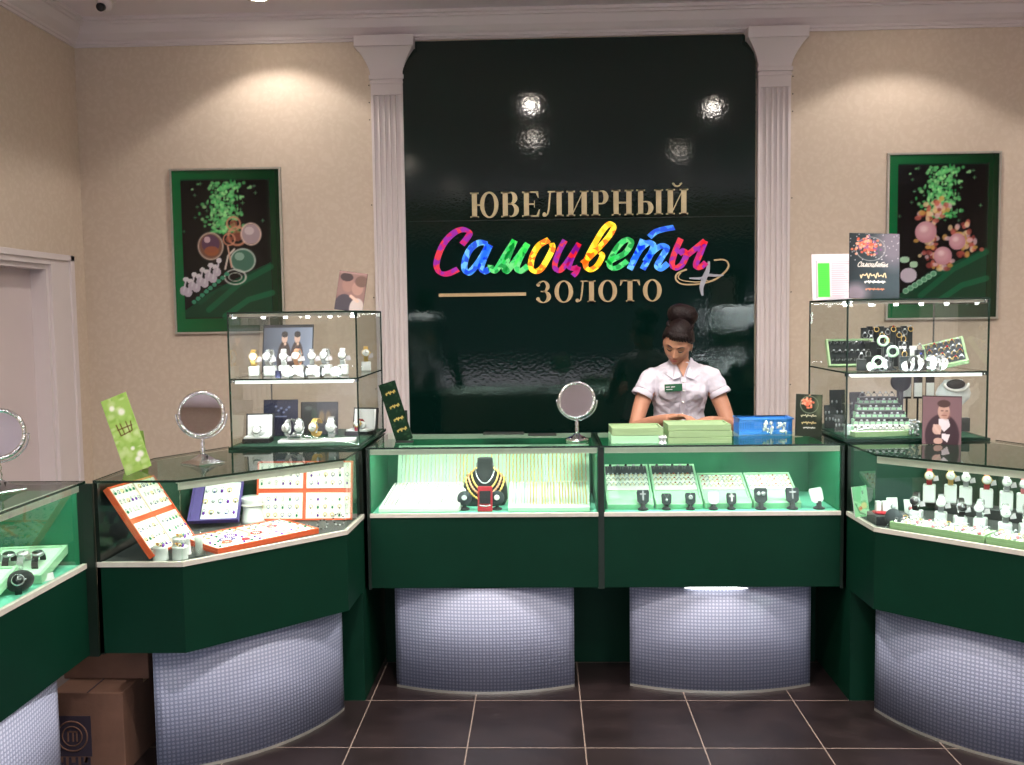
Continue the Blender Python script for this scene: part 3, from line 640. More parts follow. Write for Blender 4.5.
def straight_counter(x0, x1, lab, led):
    y0, y1 = 3.90, 4.40
    t = thing('display_counter', lab, 'display counter', ((x0 + x1) / 2, y0, 0), group='green jewellery display counters')
    w_ = (x1 - x0) / 2
    b = MB(); b.box(-w_ + 0.012, w_ - 0.012, 0, 0.5, ZB, ZF - 0.012); b.build('body', 'green', t, bevel=0.002)
    b = MB(); b.box(-w_ + 0.014, w_ - 0.014, 0.012, 0.46, ZF - 0.012, ZF); b.build('display_floor', 'display_floor', t)
    b = MB(); b.box(-w_ + 0.012, w_ - 0.012, -0.004, 0.012, ZF - 0.013, ZF + 0.004); b.build('bottom_rail', 'alu_pale', t, bevel=0.001)
    for s in (-1, 1):
        b = MB(); xa, xb = sorted((s * w_, s * (w_ - 0.0125))); b.box(xa, xb, 0.0, 0.5, ZB - 0.006, ZT - 0.008); b.box(*sorted((s * (w_ - 0.013), s * (w_ - 0.016))), 0.013, 0.46, ZF, ZT - 0.03, 1); b.build('side_panel', ['post_dark', 'green_inner'], t)
    b = MB(); b.box(-w_ + 0.016, w_ - 0.016, 0.46, 0.475, ZF - 0.01, ZT - 0.028); b.build('back_panel', 'green_inner', t)
    b = MB(); pane(b, -w_ + 0.016, 0.002, w_ - 0.016, 0.002, ZF + 0.004, ZT - 0.008); b.build('front_glass', 'glass', t)
    b = MB(); b.box(-w_ + 0.016, w_ - 0.016, 0.010, 0.014, ZT - 0.034, ZT - 0.01); b.box(-w_ + 0.016, w_ - 0.016, 0.014, 0.034, ZT - 0.014, ZT - 0.01); rl = b.build('light_rail', 'alu_pale', t, bevel=0.001)
    b = MB(); b.add([(-w_ + 0.05, 0.016, ZT - 0.017), (w_ - 0.05, 0.016, ZT - 0.017), (w_ - 0.05, 0.032, ZT - 0.019), (-w_ + 0.05, 0.032, ZT - 0.019)], [(0, 3, 2, 1)]); b.build('light_strip', led, rl)
    b = MB(); b.box(-w_ + 0.003, w_ - 0.003, -0.006, 0.49, ZT - 0.008, ZT); b.build('top_glass', 'glass_top', t)
    b = MB(); b.box(-w_ + 0.002, w_ - 0.002, -0.0075, -0.006, ZT - 0.008, ZT); b.build('glass_edge', 'glass_edge', t)
    b = MB(); b.box(-w_ + 0.016, w_ - 0.016, 0.475, 0.5, ZF - 0.012, ZT - 0.009); b.build('rear_rail', 'alu_pale', t)
    b = MB(); b.box(-w_, w_, 0.385, 0.40, 0.0, ZB); b.build('kick_board', 'green', t)
    c0 = 0.383 if x0 < 0 else 0.79
    return t, (x0 + x1) / 2, y0
t, cx, cyy = straight_counter(-0.752, 0.245, 'green counter full of gold chains under glass, carrying the round mirror and black pads', 'led')
add_curved(t, (-0.656 - cx, 3.99 - cyy), (-0.262 - cx, 3.905 - cyy), (0.129 - cx, 3.99 - cyy))
t, cx, cyy = straight_counter(0.245, 1.262, 'green counter with pendant stands and mint ring trays under glass, before the saleswoman', 'led')
add_curved(t, (0.373 - cx, 4.0 - cyy), (0.768 - cx, 3.914 - cyy), (1.157 - cx, 4.0 - cyy))
b = MB(); b.lathe([(0.17, -0.0), (0.17, 0.002), (0.15, 0.008)], 40, sx=1.0, sy=0.3, T=Matrix.Translation((0.745 - cx, 0.055, ZB - 0.012))); b.build('under_light', 'tube_light', t)

MX = 0.2535
def corner_counter(sx, lab, led):
    X = lambda x: x if sx > 0 else 2 * MX - x
    A, B, C, D = (-1.555, 3.135), (-1.253, 3.135), (-0.777, 3.60), (-0.768, 3.90)
    E, F, G, H = (-0.768, 4.48), (-1.36, 4.48), (-1.36, 3.93), (-1.555, 3.64)
    if sx < 0: F = (-1.405, 4.50); G = (-1.405, 3.93)
    P = [(X(x), y) for x, y in (A, B, C, D, E, F, G, H)]
    cxx = sum(p[0] for p in P) / 8; cyy = 3.7
    t = thing('corner_display_counter', lab, 'display counter', (cxx, cyy, 0), group='green jewellery display counters')
    P = [(x - cxx, y - cyy) for x, y in P]; A, B, C, D, E, F, G, H = P
    b = MB(); b.prism(P, ZB, ZF - 0.012); b.build('body', 'green', t)
    inn = [A, B, C, D, (E[0], 3.95 - cyy), (F[0], 3.95 - cyy), H]
    b = MB(); b.prism([(x * 0.985, y * 0.985) for x, y in inn], ZF - 0.012, ZF); b.build('display_floor', 'velvet_black', t)
    flip = sx < 0
    def pn(b, p, q, *a):
        if flip: p, q = q, p
        pane(b, p[0], p[1], q[0], q[1], *a)
    def st(b, p, q, *a):
        if flip: p, q = q, p
        strip(b, p[0], p[1], q[0], q[1], *a)
    for p, q in ((A, B), (B, C), (C, D)):
        b = MB(); pn(b, p, q, ZF + 0.004, ZT - 0.008); g = b.build('front_glass', 'glass', t)
        b = MB(); st(b, p, q, ZF - 0.013, ZF + 0.004, -0.004, 0.016); b.build('bottom_rail', 'alu_pale', t)
    b = MB(); st(b, B, C, ZT - 0.036, ZT - 0.01, 0.01, 0.004); st(b, B, C, ZT - 0.014, ZT - 0.01, 0.014, 0.018); rl = b.build('light_rail', 'alu_pale', t)
    b = MB(); st(b, [B[i] * 0.92 + C[i] * 0.08 for i in (0, 1)], [B[i] * 0.06 + C[i] * 0.94 for i in (0, 1)], ZT - 0.018, ZT - 0.016, 0.016, 0.015); b.build('light_strip', led, rl)
    # dark post and back walls of the case
    b = MB(); st(b, H, A, ZB - 0.005, ZT - 0.008, 0.0, 0.014); b.build('side_panel', 'post_dark' if sx > 0 else 'green_dark_inner', t)
    b = MB(); ya = 3.93 - cyy
    for p, q in (((F[0], ya), H), (((D[0] - 0.004 * sx), ya + 0.0), (F[0], ya))):
        st(b, p, q, ZF - 0.01, ZT - 0.01, 0.0, 0.012)
    b.build('back_panel', 'green_dark_inner', t)
    b = MB(); b.prism([(D[0], 3.95 - cyy), E, F, (F[0], 3.95 - cyy)], ZF - 0.012, ZT - 0.012); b.build('rear_cabinet', 'post_dark', t)
    b = MB(); b.box(min(D[0], D[0] - 0.014 * sx), max(D[0], D[0] - 0.014 * sx), D[1] - 0.0, 3.95 - cyy, ZB - 0.005, ZT - 0.008); b.build('corner_post', 'post_dark', t)
    top = [A, B, C, D, (E[0], 3.96 - cyy), (F[0], 3.96 - cyy), H]
    b = MB(); b.prism(top, ZT - 0.008, ZT); b.build('top_glass', 'glass_top', t)
    b = MB(); st(b, A, B, ZT - 0.008, ZT, -0.0015, 0.0015); st(b, B, C, ZT - 0.008, ZT, -0.0015, 0.0015); st(b, C, D, ZT - 0.008, ZT, -0.0015, 0.0015); st(b, H, A, ZT - 0.009, ZT + 0.001, -0.0015, 0.004); st(b, (F[0], 3.96 - cyy), H, ZT - 0.009, ZT + 0.001, -0.0015, 0.004)
    b.build('glass_edge', 'glass_edge', t)
    q = lambda x, y: (X(x) - cxx, y - cyy)
    pa = [q(-1.40, 3.90), q(-1.30, 3.84), q(-0.768, 3.84), q(-0.768, 4.44), q(-1.40, 4.44)]
    b = MB(); b.prism(pa, 0, ZB); b.build('base_cabinet', 'green', t)
    add_curved(t, q(-0.838, 3.745), q(-0.985, 3.458), q(-1.40, 3.20) if sx > 0 else q(-1.40, 3.20))
    return t
corner_counter(1, 'green angled corner counter with orange-edged earring trays under glass', 'led_warm')
corner_counter(-1, 'green angled corner counter full of white watch stands under glass', 'led_corner')
# the wing along the door side
t = thing('display_counter', 'green counter at the door side, holding dark watches in mint trays', 'display counter', (-1.585, 3.13, 0), group='green jewellery display counters')
y0 = -1.0
b = MB(); b.box(-0.5, 0, y0, 0, ZB, ZF - 0.012); b.build('body', 'green', t)
b = MB(); b.box(-0.49, -0.012, y0 + 0.01, -0.014, ZF - 0.012, ZF); b.build('display_floor', 'display_floor', t)
b = MB(); b.box(-0.012, 0.004, y0, 0, ZF - 0.013, ZF + 0.004); b.build('bottom_rail', 'alu_pale', t)
b = MB(); b.box(-0.008, -0.002, y0, -0.014, ZF + 0.004, ZT - 0.008); b.build('front_glass', 'glass', t)
b = MB(); b.box(-0.014, -0.010, y0, -0.016, ZT - 0.034, ZT - 0.01); b.box(-0.034, -0.014, y0, -0.016, ZT - 0.014, ZT - 0.01); rl = b.build('light_rail', 'alu_pale', t)
b = MB(); b.box(-0.032, -0.016, y0 + 0.05, -0.05, ZT - 0.018, ZT - 0.016); b.build('light_strip', 'led_dim', rl)
b = MB(); b.box(-0.5, 0.032, -0.0125, 0.0, ZB - 0.006, ZT - 0.008); b.box(-0.49, -0.02, -0.016, -0.0125, ZF, ZT - 0.03, 1); b.build('side_panel', ['post_dark', 'green_inner'], t)
b = MB(); b.box(-0.5, 0.003, y0 - 0.0125, y0, ZB - 0.006, ZT - 0.008); b.build('side_panel', 'post_dark', t)
b = MB(); b.box(-0.5, -0.488, y0, -0.014, ZF - 0.012, ZT - 0.02); b.build('back_panel', 'green_inner', t)
b = MB(); b.box(-0.5, 0.004, y0, 0, ZT - 0.008, ZT); b.build('top_glass', 'glass_top', t)
b = MB(); b.box(0.004, 0.0055, y0, 0, ZT - 0.008, ZT); b.box(-0.5, 0.004, -0.001, 0.001, ZT - 0.009, ZT + 0.001); b.build('glass_edge', 'glass_edge', t)
add_curved(t, (-0.035, -0.17), (-0.005, -0.52), (-0.035, -0.9))
b = MB(); b.box(-0.49, -0.475, y0, 0, 0, ZB); b.build('kick_board', 'green', t)

# ------------------------------------------------------------------ glass towers
def tower(x0, x1, y0, y1, zs, zt, lab, dx=0.0):
    t = thing('glass_tower', lab, 'display cabinet', ((x0 + x1) / 2, y0, ZT), group='two-tier glass cabinets on the counter')
    w_ = (x1 - x0) / 2; d = y1 - y0; z0 = 0.012; zs -= ZT; zt -= ZT
    b = MB(); b.box(-w_ - 0.012, w_ + 0.012, -0.012, d + 0.01, 0.0, 0.012); b.build('base_board', 'glass_edge', t)
    b = MB(); b.box(-w_ + 0.006, w_ - 0.006, 0.006, d - 0.006, 0.012, 0.014); b.build('base_mat', 'green_dark_inner', t)
    for (nm, bb) in (('front_glass', (-w_, w_, 0, 0.004)), ('side_glass', (-w_, -w_ + 0.004, 0.004, d)), ('side_glass', (w_ - 0.004, w_, 0.004, d)), ('rear_glass', (-w_ + 0.004, w_ - 0.004, d - 0.004, d))):
        b = MB(); b.box(bb[0], bb[1], bb[2], bb[3], z0, zt); b.build(nm, 'glass_clear', t)
    b = MB(); b.box(-w_ + 0.006, w_ - 0.006, 0.006, d - 0.006, zs - 0.004, zs + 0.002); sh = b.build('shelf', 'glass_clear', t)
    b = MB(); b.box(-w_ + 0.004, w_ - 0.004, -0.001, 0.004, zs - 0.004, zs + 0.002); b.box(w_ - 0.005, w_ + 0.0005, 0.004, d, zs - 0.004, zs + 0.002); b.box(-w_ - 0.0005, -w_ + 0.005, 0.004, d, zs - 0.004, zs + 0.002); b.build('shelf_edge', 'glass_edge', sh)
    b = MB(); b.box(-w_, w_, 0, d, zt, zt + 0.005); b.build('top_glass', 'glass_clear', t)
    b = MB(); e = 0.003
    b.box(-w_ - e, w_ + e, -e, 0.002, zt - 0.002, zt + 0.006); b.box(-w_ - e, -w_ + 0.002, 0, d, zt - 0.002, zt + 0.006); b.box(w_ - 0.002, w_ + e, 0, d, zt - 0.002, zt + 0.006); b.box(-w_, w_, d - 0.002, d + e, zt - 0.002, zt + 0.006)
    for sx_ in (-1, 1):
        for yy in (0, d): b.box(sx_ * w_ - e, sx_ * w_ + e, yy - e, yy + e, z0, zt)
    b.build('glass_edge', 'glass_edge', t)
    for zz, nm in ((zs - 0.004, 'lower'), (zt, 'upper')):
        b = MB(); b.box(-w_ + 0.02, w_ - 0.02, 0.006, 0.010, zz - 0.015, zz - 0.001); rl = b.build('light_rail', 'alu_pale' if nm == 'upper' else 'led_face', t)
        b = MB(); b.box(-w_ + 0.02, w_ - 0.02, 0.011, 0.022, zz - 0.006, zz - 0.004); b.build('light_strip', 'led_tower', rl)
    for k in range(5):
        b = MB(); x = -w_ + 0.07 + k * (2 * w_ - 0.14) / 4; b.lathe([(0.008, 0), (0.010, 0.012), (0.010, 0.02)], 12, T=Matrix.Translation((x, d * 0.45, zt - 0.029 + 0.006))); b.build('light_spot', 'led_dot', t)
    for sx_ in (-1, 1):
        for zz in (zs, zt): b = MB(); b.box(sx_ * w_ - 0.012 * (sx_ > 0), sx_ * w_ + 0.012 * (sx_ < 0), 0.006, 0.03, zz - 0.016, zz - 0.004); b.build('clip', 'chrome', t)
    return t
tower(-1.312, -0.772, 3.862, 4.46, 1.378, 1.655, 'two-tier glass cabinet of watches standing on the corner counter beside the ring poster')
tower(1.284, 1.868, 3.952, 4.50, 1.371, 1.676, 'two-tier glass cabinet of rings and watches in front of the pearl poster')
# ------------------------------------------------------------------ goods: shared builders
_MI = Matrix.Translation((0, 0, 1.63)) @ Matrix.Rotation(R(1.85), 4, 'Z') @ Matrix.Rotation(R(90 - 4.1), 4, 'X') @ Matrix.Rotation(R(-0.75), 4, 'Z')      # the photographer's station, fixed
def at(px, py, Y):                         # a point of the room at depth Y, read off the photograph
    d = _MI.to_3x3() @ Vector(((px - 512) / 930., -(py - 382.5) / 930., -1.)); return Vector((0, 0, 1.63)) + d * (Y / d.y)
def atx(px, py, Y): return at(px, py, Y).x
RX90 = Matrix.Rotation(R(90), 4, 'X')
def make_watch(strap, dial, case, r=0.019):
    t = thing('wristwatch', '', 'watch')
    b = MB(); n = 22; rings = []
    for i in range(n + 1):
        a = R(-152 + 304 * i / n) + math.pi      # open towards the dial
        y, z = 0.030 - 0.030 * math.cos(a + math.pi) , 0.034 * math.sin(a + math.pi)
        ny, nz = -math.cos(a + math.pi), math.sin(a + math.pi); hw = 0.010
        rings.append([(-hw, y, z), (hw, y, z), (hw, y + ny * 0.003, z + nz * 0.003), (-hw, y + ny * 0.003, z + nz * 0.003)])
    b.loft(rings, smooth=False); b.build('strap', strap, t)
    b = MB(); b.lathe([(r * 0.85, -0.006), (r, -0.004), (r, 0.003), (r * 0.88, 0.006)], 24, T=RX90); b.lathe([(0.003, 0), (0.003, 0.004)], 8, T=Matrix.Translation((r, 0, 0)) @ Matrix.Rotation(R(90), 4, 'Y')); b.build('watch_case', case, t)
    b = MB(); b.lathe([(r * 0.86, 0.0058), (r * 0.84, 0.0068)], 24, T=RX90)
    b.box(-0.0008, 0.0008, -0.0078, -0.0068, -0.001, r * 0.6, 1); b.box(-0.001, r * 0.45, -0.0078, -0.0068, -0.0008, 0.0008, 1)
    b.build('dial', [dial, 'black' if dial != 'dial_black' else 'silver'], t)
    return Proto(t)
WATCH = {k: make_watch(*k) for k in (('white_leather', 'dial_white', 'silver'), ('silver', 'dial_white', 'silver'), ('black', 'dial_black', 'silver'), ('gold', 'dial_white', 'gold'), ('red', 'dial_white', 'gold'), ('rose_gold', 'dial_white', 'rose_gold'), ('gem_pink', 'dial_white', 'silver'))}
WDESC = {'white_leather': 'white-strapped watch', 'silver': 'silver bracelet watch', 'black': 'black-strapped dark-faced watch', 'gold': 'gold bracelet watch', 'red': 'red-strapped watch with gold case', 'rose_gold': 'rose-gold watch', 'gem_pink': 'pink-strapped watch'}
WK = {k[0]: k for k in WATCH}
def make_watch_stand(w_, h_, nm='white'):
    t = thing('watch_stand', '', 'watch stand')
    b = MB(); b.box(-w_ / 2, w_ / 2, -w_ / 2, w_ / 2, 0, h_); b.build('block', 'white_leather', t, bevel=0.006, seg=3)
    b = MB(); b.lathe([(0.006, h_), (0.005, h_ + 0.012)], 10); b.build('neck', 'white_leather', t)
    b = MB(); n = 16; rings = []
    for i in range(n + 1):
        a = R(-120 + 240 * i / n); y, z = 0.024 * math.cos(a), h_ + 0.040 + 0.028 * math.sin(a)
        rings.append([(-0.008, y, z), (0.008, y, z), (0.008, y * 0.9, (z - h_ - 0.04) * 0.9 + h_ + 0.04), (-0.008, y * 0.9, (z - h_ - 0.04) * 0.9 + h_ + 0.04)])
    b.loft(rings, smooth=False); b.build('cuff', 'white_leather', t)
    b = MB(); b.obb((0.016, -0.012, h_ + 0.016), (0.020, 0.0, 0.004), (-0.004, 0.0, 0.020), (0, 0.001, 0)); b.build('price_tag', 'paper', t)
    return Proto(t)
STAND_S, STAND_T = make_watch_stand(0.046, 0.045), make_watch_stand(0.048, 0.075)
def watch_on_stand(P, h_, loc, rz, kind, sl, wl, sg, wg, tilt=-12):
    P.put(loc, (0, 0, rz), sl, sg)
    m = Matrix.Translation(loc) @ Matrix.Rotation(rz, 4, 'Z') @ Matrix.Translation((0, -0.031, h_ + 0.041)) @ Matrix.Rotation(R(tilt), 4, 'X')
    WATCH[WK[kind]].put(m.to_translation(), m.to_euler(), wl, wg)

def make_earring(gem, metal, kind):
    t = thing('earring', '', 'earring'); 
    b = MB()
    if kind == 'drop': b.torus((0, -0.002, 0.004), 0.0035, 0.0007, 10, 5, 0, RX90); b.ell((0, -0.003, -0.003), (0.0034, 0.003, 0.0045), 8, 6, 1)
    elif kind == 'stud': b.lathe([(0.0045, 0), (0.004, 0.0015)], 10, 0, RX90); b.ell((0, -0.003, 0), (0.0036, 0.002, 0.0036), 8, 6, 1)
    else: b.torus((0, -0.002, 0), 0.0052, 0.001, 12, 5, 0, RX90); b.ell((0, -0.003, -0.005), (0.0022, 0.0022, 0.0022), 6, 5, 1)
    b.build('gem_setting', [metal, gem], t)
    return Proto(t)
EAR = [make_earring(*k) for k in (('gem_clear', 'silver', 'stud'), ('gem_green', 'silver', 'drop'), ('gem_violet', 'silver', 'drop'), ('gem_black', 'gold', 'hoop'), ('gem_red', 'gold', 'stud'), ('pearl', 'silver', 'drop'), ('gem_blue', 'silver', 'hoop'), ('gem_pink', 'silver', 'stud'))]
EDESC = ['clear stone silver stud earring', 'green stone silver drop earring', 'violet stone silver drop earring', 'dark stone gold hoop earring', 'red stone gold stud earring', 'white pearl silver drop earring', 'blue stone silver hoop earring', 'pink stone silver stud earring']
def make_ring(gem, metal):
    t = thing('finger_ring', '', 'ring'); b = MB(); b.torus((0, 0, 0.003), 0.0085, 0.0012, 18, 6, 0, RX90); b.build('band', metal, t)
    b = MB(); b.ell((0, 0, 0.0135), (0.0042, 0.0038, 0.0032), 8, 6); b.build('stone', gem, t)
    return Proto(t)
RING = [make_ring(*k) for k in (('gem_clear', 'silver'), ('gem_clear', 'gold'), ('gem_red', 'gold'), ('gem_black', 'silver'), ('gem_blue', 'silver'))]
RDESC = ['silver ring with clear stone', 'gold ring with clear stone', 'gold ring with red stone', 'silver ring with dark stone', 'silver ring with blue stone']
def tray(name, label, w_, d_, h_, m_edge, m_in, loc, rot, group=None, pads=None, wall=0.008, cat='display tray', rims=True):
    t = thing(name, label, cat, loc, rot=rot, group=group)
    b = MB(); b.box(-w_ / 2, w_ / 2, 0, d_, 0, h_ * 0.5)
    if rims:
        b.box(-w_ / 2, w_ / 2, 0, wall, h_ * 0.5, h_); b.box(-w_ / 2, w_ / 2, d_ - wall, d_, h_ * 0.5, h_); b.box(-w_ / 2, -w_ / 2 + wall, wall, d_ - wall, h_ * 0.5, h_); b.box(w_ / 2 - wall, w_ / 2, wall, d_ - wall, h_ * 0.5, h_)
    b.build('tray_frame', m_edge, t, bevel=0.001)
    for (x0, x1, y0, y1, mm) in (pads or [(0, 1, 0, 1, m_in)]):
        b = MB(); e = wall + 0.001; W2 = w_ - 2 * e; D2 = d_ - 2 * e
        b.box(-W2 / 2 + W2 * x0, -W2 / 2 + W2 * x1, e + D2 * y0, e + D2 * y1, h_ * 0.5, h_ * 0.86); b.build('pad', mm, t, bevel=0.001)
    return t
def on(t, x, y, z):      # a point given in a thing's own frame
    M = Matrix.Translation(t.location) @ t.rotation_euler.to_matrix().to_4x4(); return M @ Vector((x, y, z))
FR = ZF + 0.001
# ---- the counter with chains
BX0, BX1 = -0.668, 0.212
board = thing('chain_board', 'tall pale mint board hung with chains across the back of the chain counter', 'display board', (0, 4.17, FR))
b = MB(); b.obb((BX0, 0, 0), (BX1 - BX0, 0, 0), (0, 0.10, 0.245), (0, 0.008, -0.003)); b.build('board', 'mint_board', board)
b = MB(); b.obb((BX0, -0.002, 0.0), (BX1 - BX0, 0, 0), (0, 0.003, 0.012), (0, -0.02, 0)); b.build('ledge', 'mint_board', board)
def make_chain(metal, r, L, bead):
    t = thing('neck_chain', '', 'chain'); b = MB(); n = 40
    pts = [(0.0012 * math.sin(i * 1.3), 0, L * i / n) for i in range(n + 1)]
    b.tube(pts, [r * (1 + bead * (1 if i % 2 else -0.4)) for i in range(n + 1)], 5); b.build('links', metal, t)
    b = MB(); b.torus((0, 0, L), 0.003, 0.0007, 10, 5, 0, RX90); b.build('clasp', metal, t)
    return Proto(t)
CH = [make_chain('gold_pale', 0.0011, 0.235, 0.3), make_chain('gold', 0.0021, 0.235, 0.45), make_chain('silver', 0.0012, 0.235, 0.3), make_chain('rose_gold', 0.0017, 0.235, 0.5)]
CHS = [make_chain('gold_pale', 0.0011, 0.16, 0.3), make_chain('gold', 0.0024, 0.16, 0.45), make_chain('silver', 0.0014, 0.16, 0.3), make_chain('rose_gold', 0.0018, 0.16, 0.5)]
CN = ['thin pale gold chain', 'thick yellow gold chain', 'thin silver chain', 'rose-gold chain']
rr = random.Random(5)
def NUM(n):
    o = ['one', 'two', 'three', 'four', 'five', 'six', 'seven', 'eight', 'nine', 'ten', 'eleven', 'twelve', 'thirteen', 'fourteen', 'fifteen', 'sixteen', 'seventeen', 'eighteen', 'nineteen']
    return o[n - 1] if n < 20 else ['twenty', 'thirty', 'forty', 'fifty'][n // 10 - 2] + ('-' + o[n % 10 - 1] if n % 10 else '')
lean = -math.atan2(0.10, 0.245); x = BX0 + 0.02; k = 0
while x < BX1 - 0.01:
    q = (x - BX0) / (BX1 - BX0)
    i = 0 if q < 0.3 and k % 4 else (2 if q < 0.3 else rr.choice([0, 1, 3]) if q < 0.62 else rr.choice([1, 1, 1, 3, 3, 2]))
    part = 'door-side half' if q < 0.5 else 'far half'
    CH[i].put((x, 4.17 + 0.0, FR + 0.012), (lean, 0, 0), '%s number %s from the door-side edge of the mint back board' % (CN[i], NUM(k + 1)), '%ss on the mint back board, %s' % (CN[i], part))
    x += 0.0150 + 0.003 * rr.random(); k += 1
for nm, x0, x1, skew in (('white', -0.711, -0.365, 0.075), ('cream', -0.151, 0.200, 0.0)):
    t = thing('chain_ramp', 'sloping %s cushion strewn with fine chains, on the %s side of the black bust' % (('white', 'door') if nm == 'white' else ('pale', 'till')), 'display cushion', (0, 3.94, FR))
    b = MB(); d = Vector((x1 - x0, 0, 0)); up = Vector((0, 0.17, 0.085))
    # wedge whose back end shifts sideways a little
    s_ = skew * 0.6; vs = [(x0, 0, 0.0), (x1, 0, 0.0), (x0, 0, 0.018), (x1, 0, 0.018), (x0 + s_, 0.17, 0), (x1 + s_ * 0.7, 0.17, 0), (x0 + s_, 0.17, 0.10), (x1 + s_ * 0.7, 0.17, 0.10)]
    b.add(vs, [(0, 1, 3, 2), (2, 3, 7, 6), (4, 6, 7, 5), (0, 2, 6, 4), (1, 5, 7, 3), (0, 4, 5, 1)]); b.build('cushion', 'white_foam' if nm == 'white' else 'mint_board', t, bevel=0.003)
    n = 20 if nm == 'white' else 26; sl = math.atan2(0.082, 0.17)
    for j in range(n):
        q = (j + 0.5) / n; xx = x0 + 0.01 + (x1 - x0 - 0.02) * q
        i = (0 if j % 3 else 2) if nm == 'white' else ([0, 2, 0][j % 3] if j < 6 else rr.choice([1, 1, 3, 0, 1]))
        yaw = -math.atan2(s_ * (1 - 0.3 * q), 0.17)
        CHS[i].put((xx + 0.003, 3.955, FR + 0.029), Euler((R(-90) + sl, 0, 0)).to_matrix().to_4x4().to_euler() if abs(yaw) < 1e-6 else (Matrix.Rotation(yaw, 4, 'Z') @ Matrix.Rotation(R(-90) + sl, 4, 'X')).to_euler(), '%s on the sloping %s cushion, number %s from the door side' % (CN[i], 'white' if nm == 'white' else 'pale', NUM(j + 1)), '%ss on the %s cushion' % (CN[i], 'white' if nm == 'white' else 'pale'))
# black velvet bust with necklaces
bx, by = -0.257, 4.06
t = thing('necklace_bust', 'black velvet neck bust wearing gold necklaces between the two chain cushions', 'jewellery bust', (bx, by, FR))
b = MB(); rings = []
for z, wx, wy, cyy in ((0, 0.085, 0.03, 0.03), (0.03, 0.10, 0.035, 0.02), (0.08, 0.098, 0.035, 0.02), (0.125, 0.085, 0.032, 0.03), (0.15, 0.058, 0.028, 0.036), (0.165, 0.038, 0.026, 0.04), (0.19, 0.036, 0.026, 0.042), (0.208, 0.034, 0.026, 0.044), (0.211, 0.028, 0.02, 0.044)):
    rings.append([(wx * math.cos(a), cyy + wy * math.sin(a) - (0.01 if False else 0), z) for a in [2 * math.pi * i / 32 for i in range(32)]])
b.loft(rings); b.build('bust_form', 'velvet_black', t)
def necklace(dx, zt, zb, wx, m_, r, lab, bead=0.35):
    n_ = thing('necklace', lab, 'necklace', (bx, by, FR), group=None); b = MB(); pts = []
    for i in range(49):
        u = i / 48. * 2 - 1; a = u * math.pi / 2
        x = wx * math.sin(a); z = zb + (zt - zb) * (1 - math.cos(a)) ** 1.0
        # surface of the bust at this height
        W_ = np.interp(z, [0, 0.03, 0.08, 0.125, 0.15, 0.165, 0.19, 0.208], [0.085, 0.10, 0.098, 0.085, 0.058, 0.038, 0.036, 0.034]); C_ = np.interp(z, [0, 0.03, 0.08, 0.125, 0.15, 0.165, 0.19, 0.208], [0.03, 0.02, 0.02, 0.03, 0.036, 0.04, 0.042, 0.044]); D_ = np.interp(z, [0, 0.08, 0.125, 0.15, 0.165], [0.03, 0.035, 0.032, 0.028, 0.026])
        xx = max(-W_ * 0.995, min(W_ * 0.995, x)); y = C_ - D_ * math.sqrt(max(0.0, 1 - (xx / W_) ** 2)) - r - 0.001
        pts.append((xx, y, z))
    b.tube(pts, [r * (1 + bead * (1 if i % 2 else -0.5)) for i in range(49)], 6); b.build('links', m_, n_)
necklace(0, 0.19, 0.105, 0.045, 'silver', 0.003, 'short silver beaded necklace high on the black bust')
necklace(0, 0.17, 0.075, 0.062, 'gold', 0.004, 'thick yellow gold necklace below the silver one on the black bust')
necklace(0, 0.155, 0.055, 0.075, 'rose_gold', 0.0045, 'rose-gold rope necklace in the middle of the black bust', 0.6)
necklace(0, 0.145, 0.03, 0.088, 'gold', 0.004, 'longest gold necklace hanging lowest on the black bust', 0.6)
# red stand and the two dark pads with white stones before it
t = thing('red_easel', 'small red display frame with a dark centre before the black bust', 'display frame', (-0.251, 3.945, FR))
b = MB(); b.obb((-0.032, 0.0, 0.0), (0.064, 0, 0), (0, 0.03, 0.105), (0, 0.005, -0.001)); b.build('frame', 'red', t, bevel=0.002)
b = MB(); b.obb((-0.024, 0.0075, 0.034), (0.048, 0, 0), (0, 0.015, 0.052), (0, -0.003, 0.001)); b.build('dark_field', 'skirt', t)
b = MB()
b = MB(); b.tube([(-0.024 + 0.004 * i, -0.004, 0.03 - 0.006 * math.sin(math.pi * i / 12)) for i in range(13)], 0.003, 6); b.build('chain_edge', 'silver', t)
for px, gem in ((464.5, 'gem_clear'), (497, 'pearl')):
    x = at(px, 500, 3.99).x
    t = thing('pad_stand', 'round black pad with a big white stone, on the %s side of the red frame' % ('door' if px < 480 else 'till'), 'pendant stand', (x, 3.99, FR), group='round black pads before the bust')
    b = MB(); b.lathe([(0.022, 0), (0.022, 0.006), (0.008, 0.012), (0.007, 0.03)], 20); b.build('foot', 'velvet_black', t)
    b = MB(); b.lathe([(0.030, 0.0), (0.032, 0.004), (0.030, 0.009)], 28, T=Matrix.Translation((0, 0, 0.05)) @ Matrix.Rotation(R(70), 4, 'X')); b.build('round_pad', 'velvet_grey', t)
    p_ = thing('loose_stone', 'large white faceted stone set on the black pad by the red frame, %s side' % ('door' if px < 480 else 'till'), 'gem', (x, 3.975, FR + 0.055), rot=(R(70), 0, 0))
    b = MB(); b.lathe([(0.003, -0.001), (0.013, 0.003), (0.011, 0.009), (0.002, 0.010)], 8, smooth=False); b.build('stone', gem, p_)
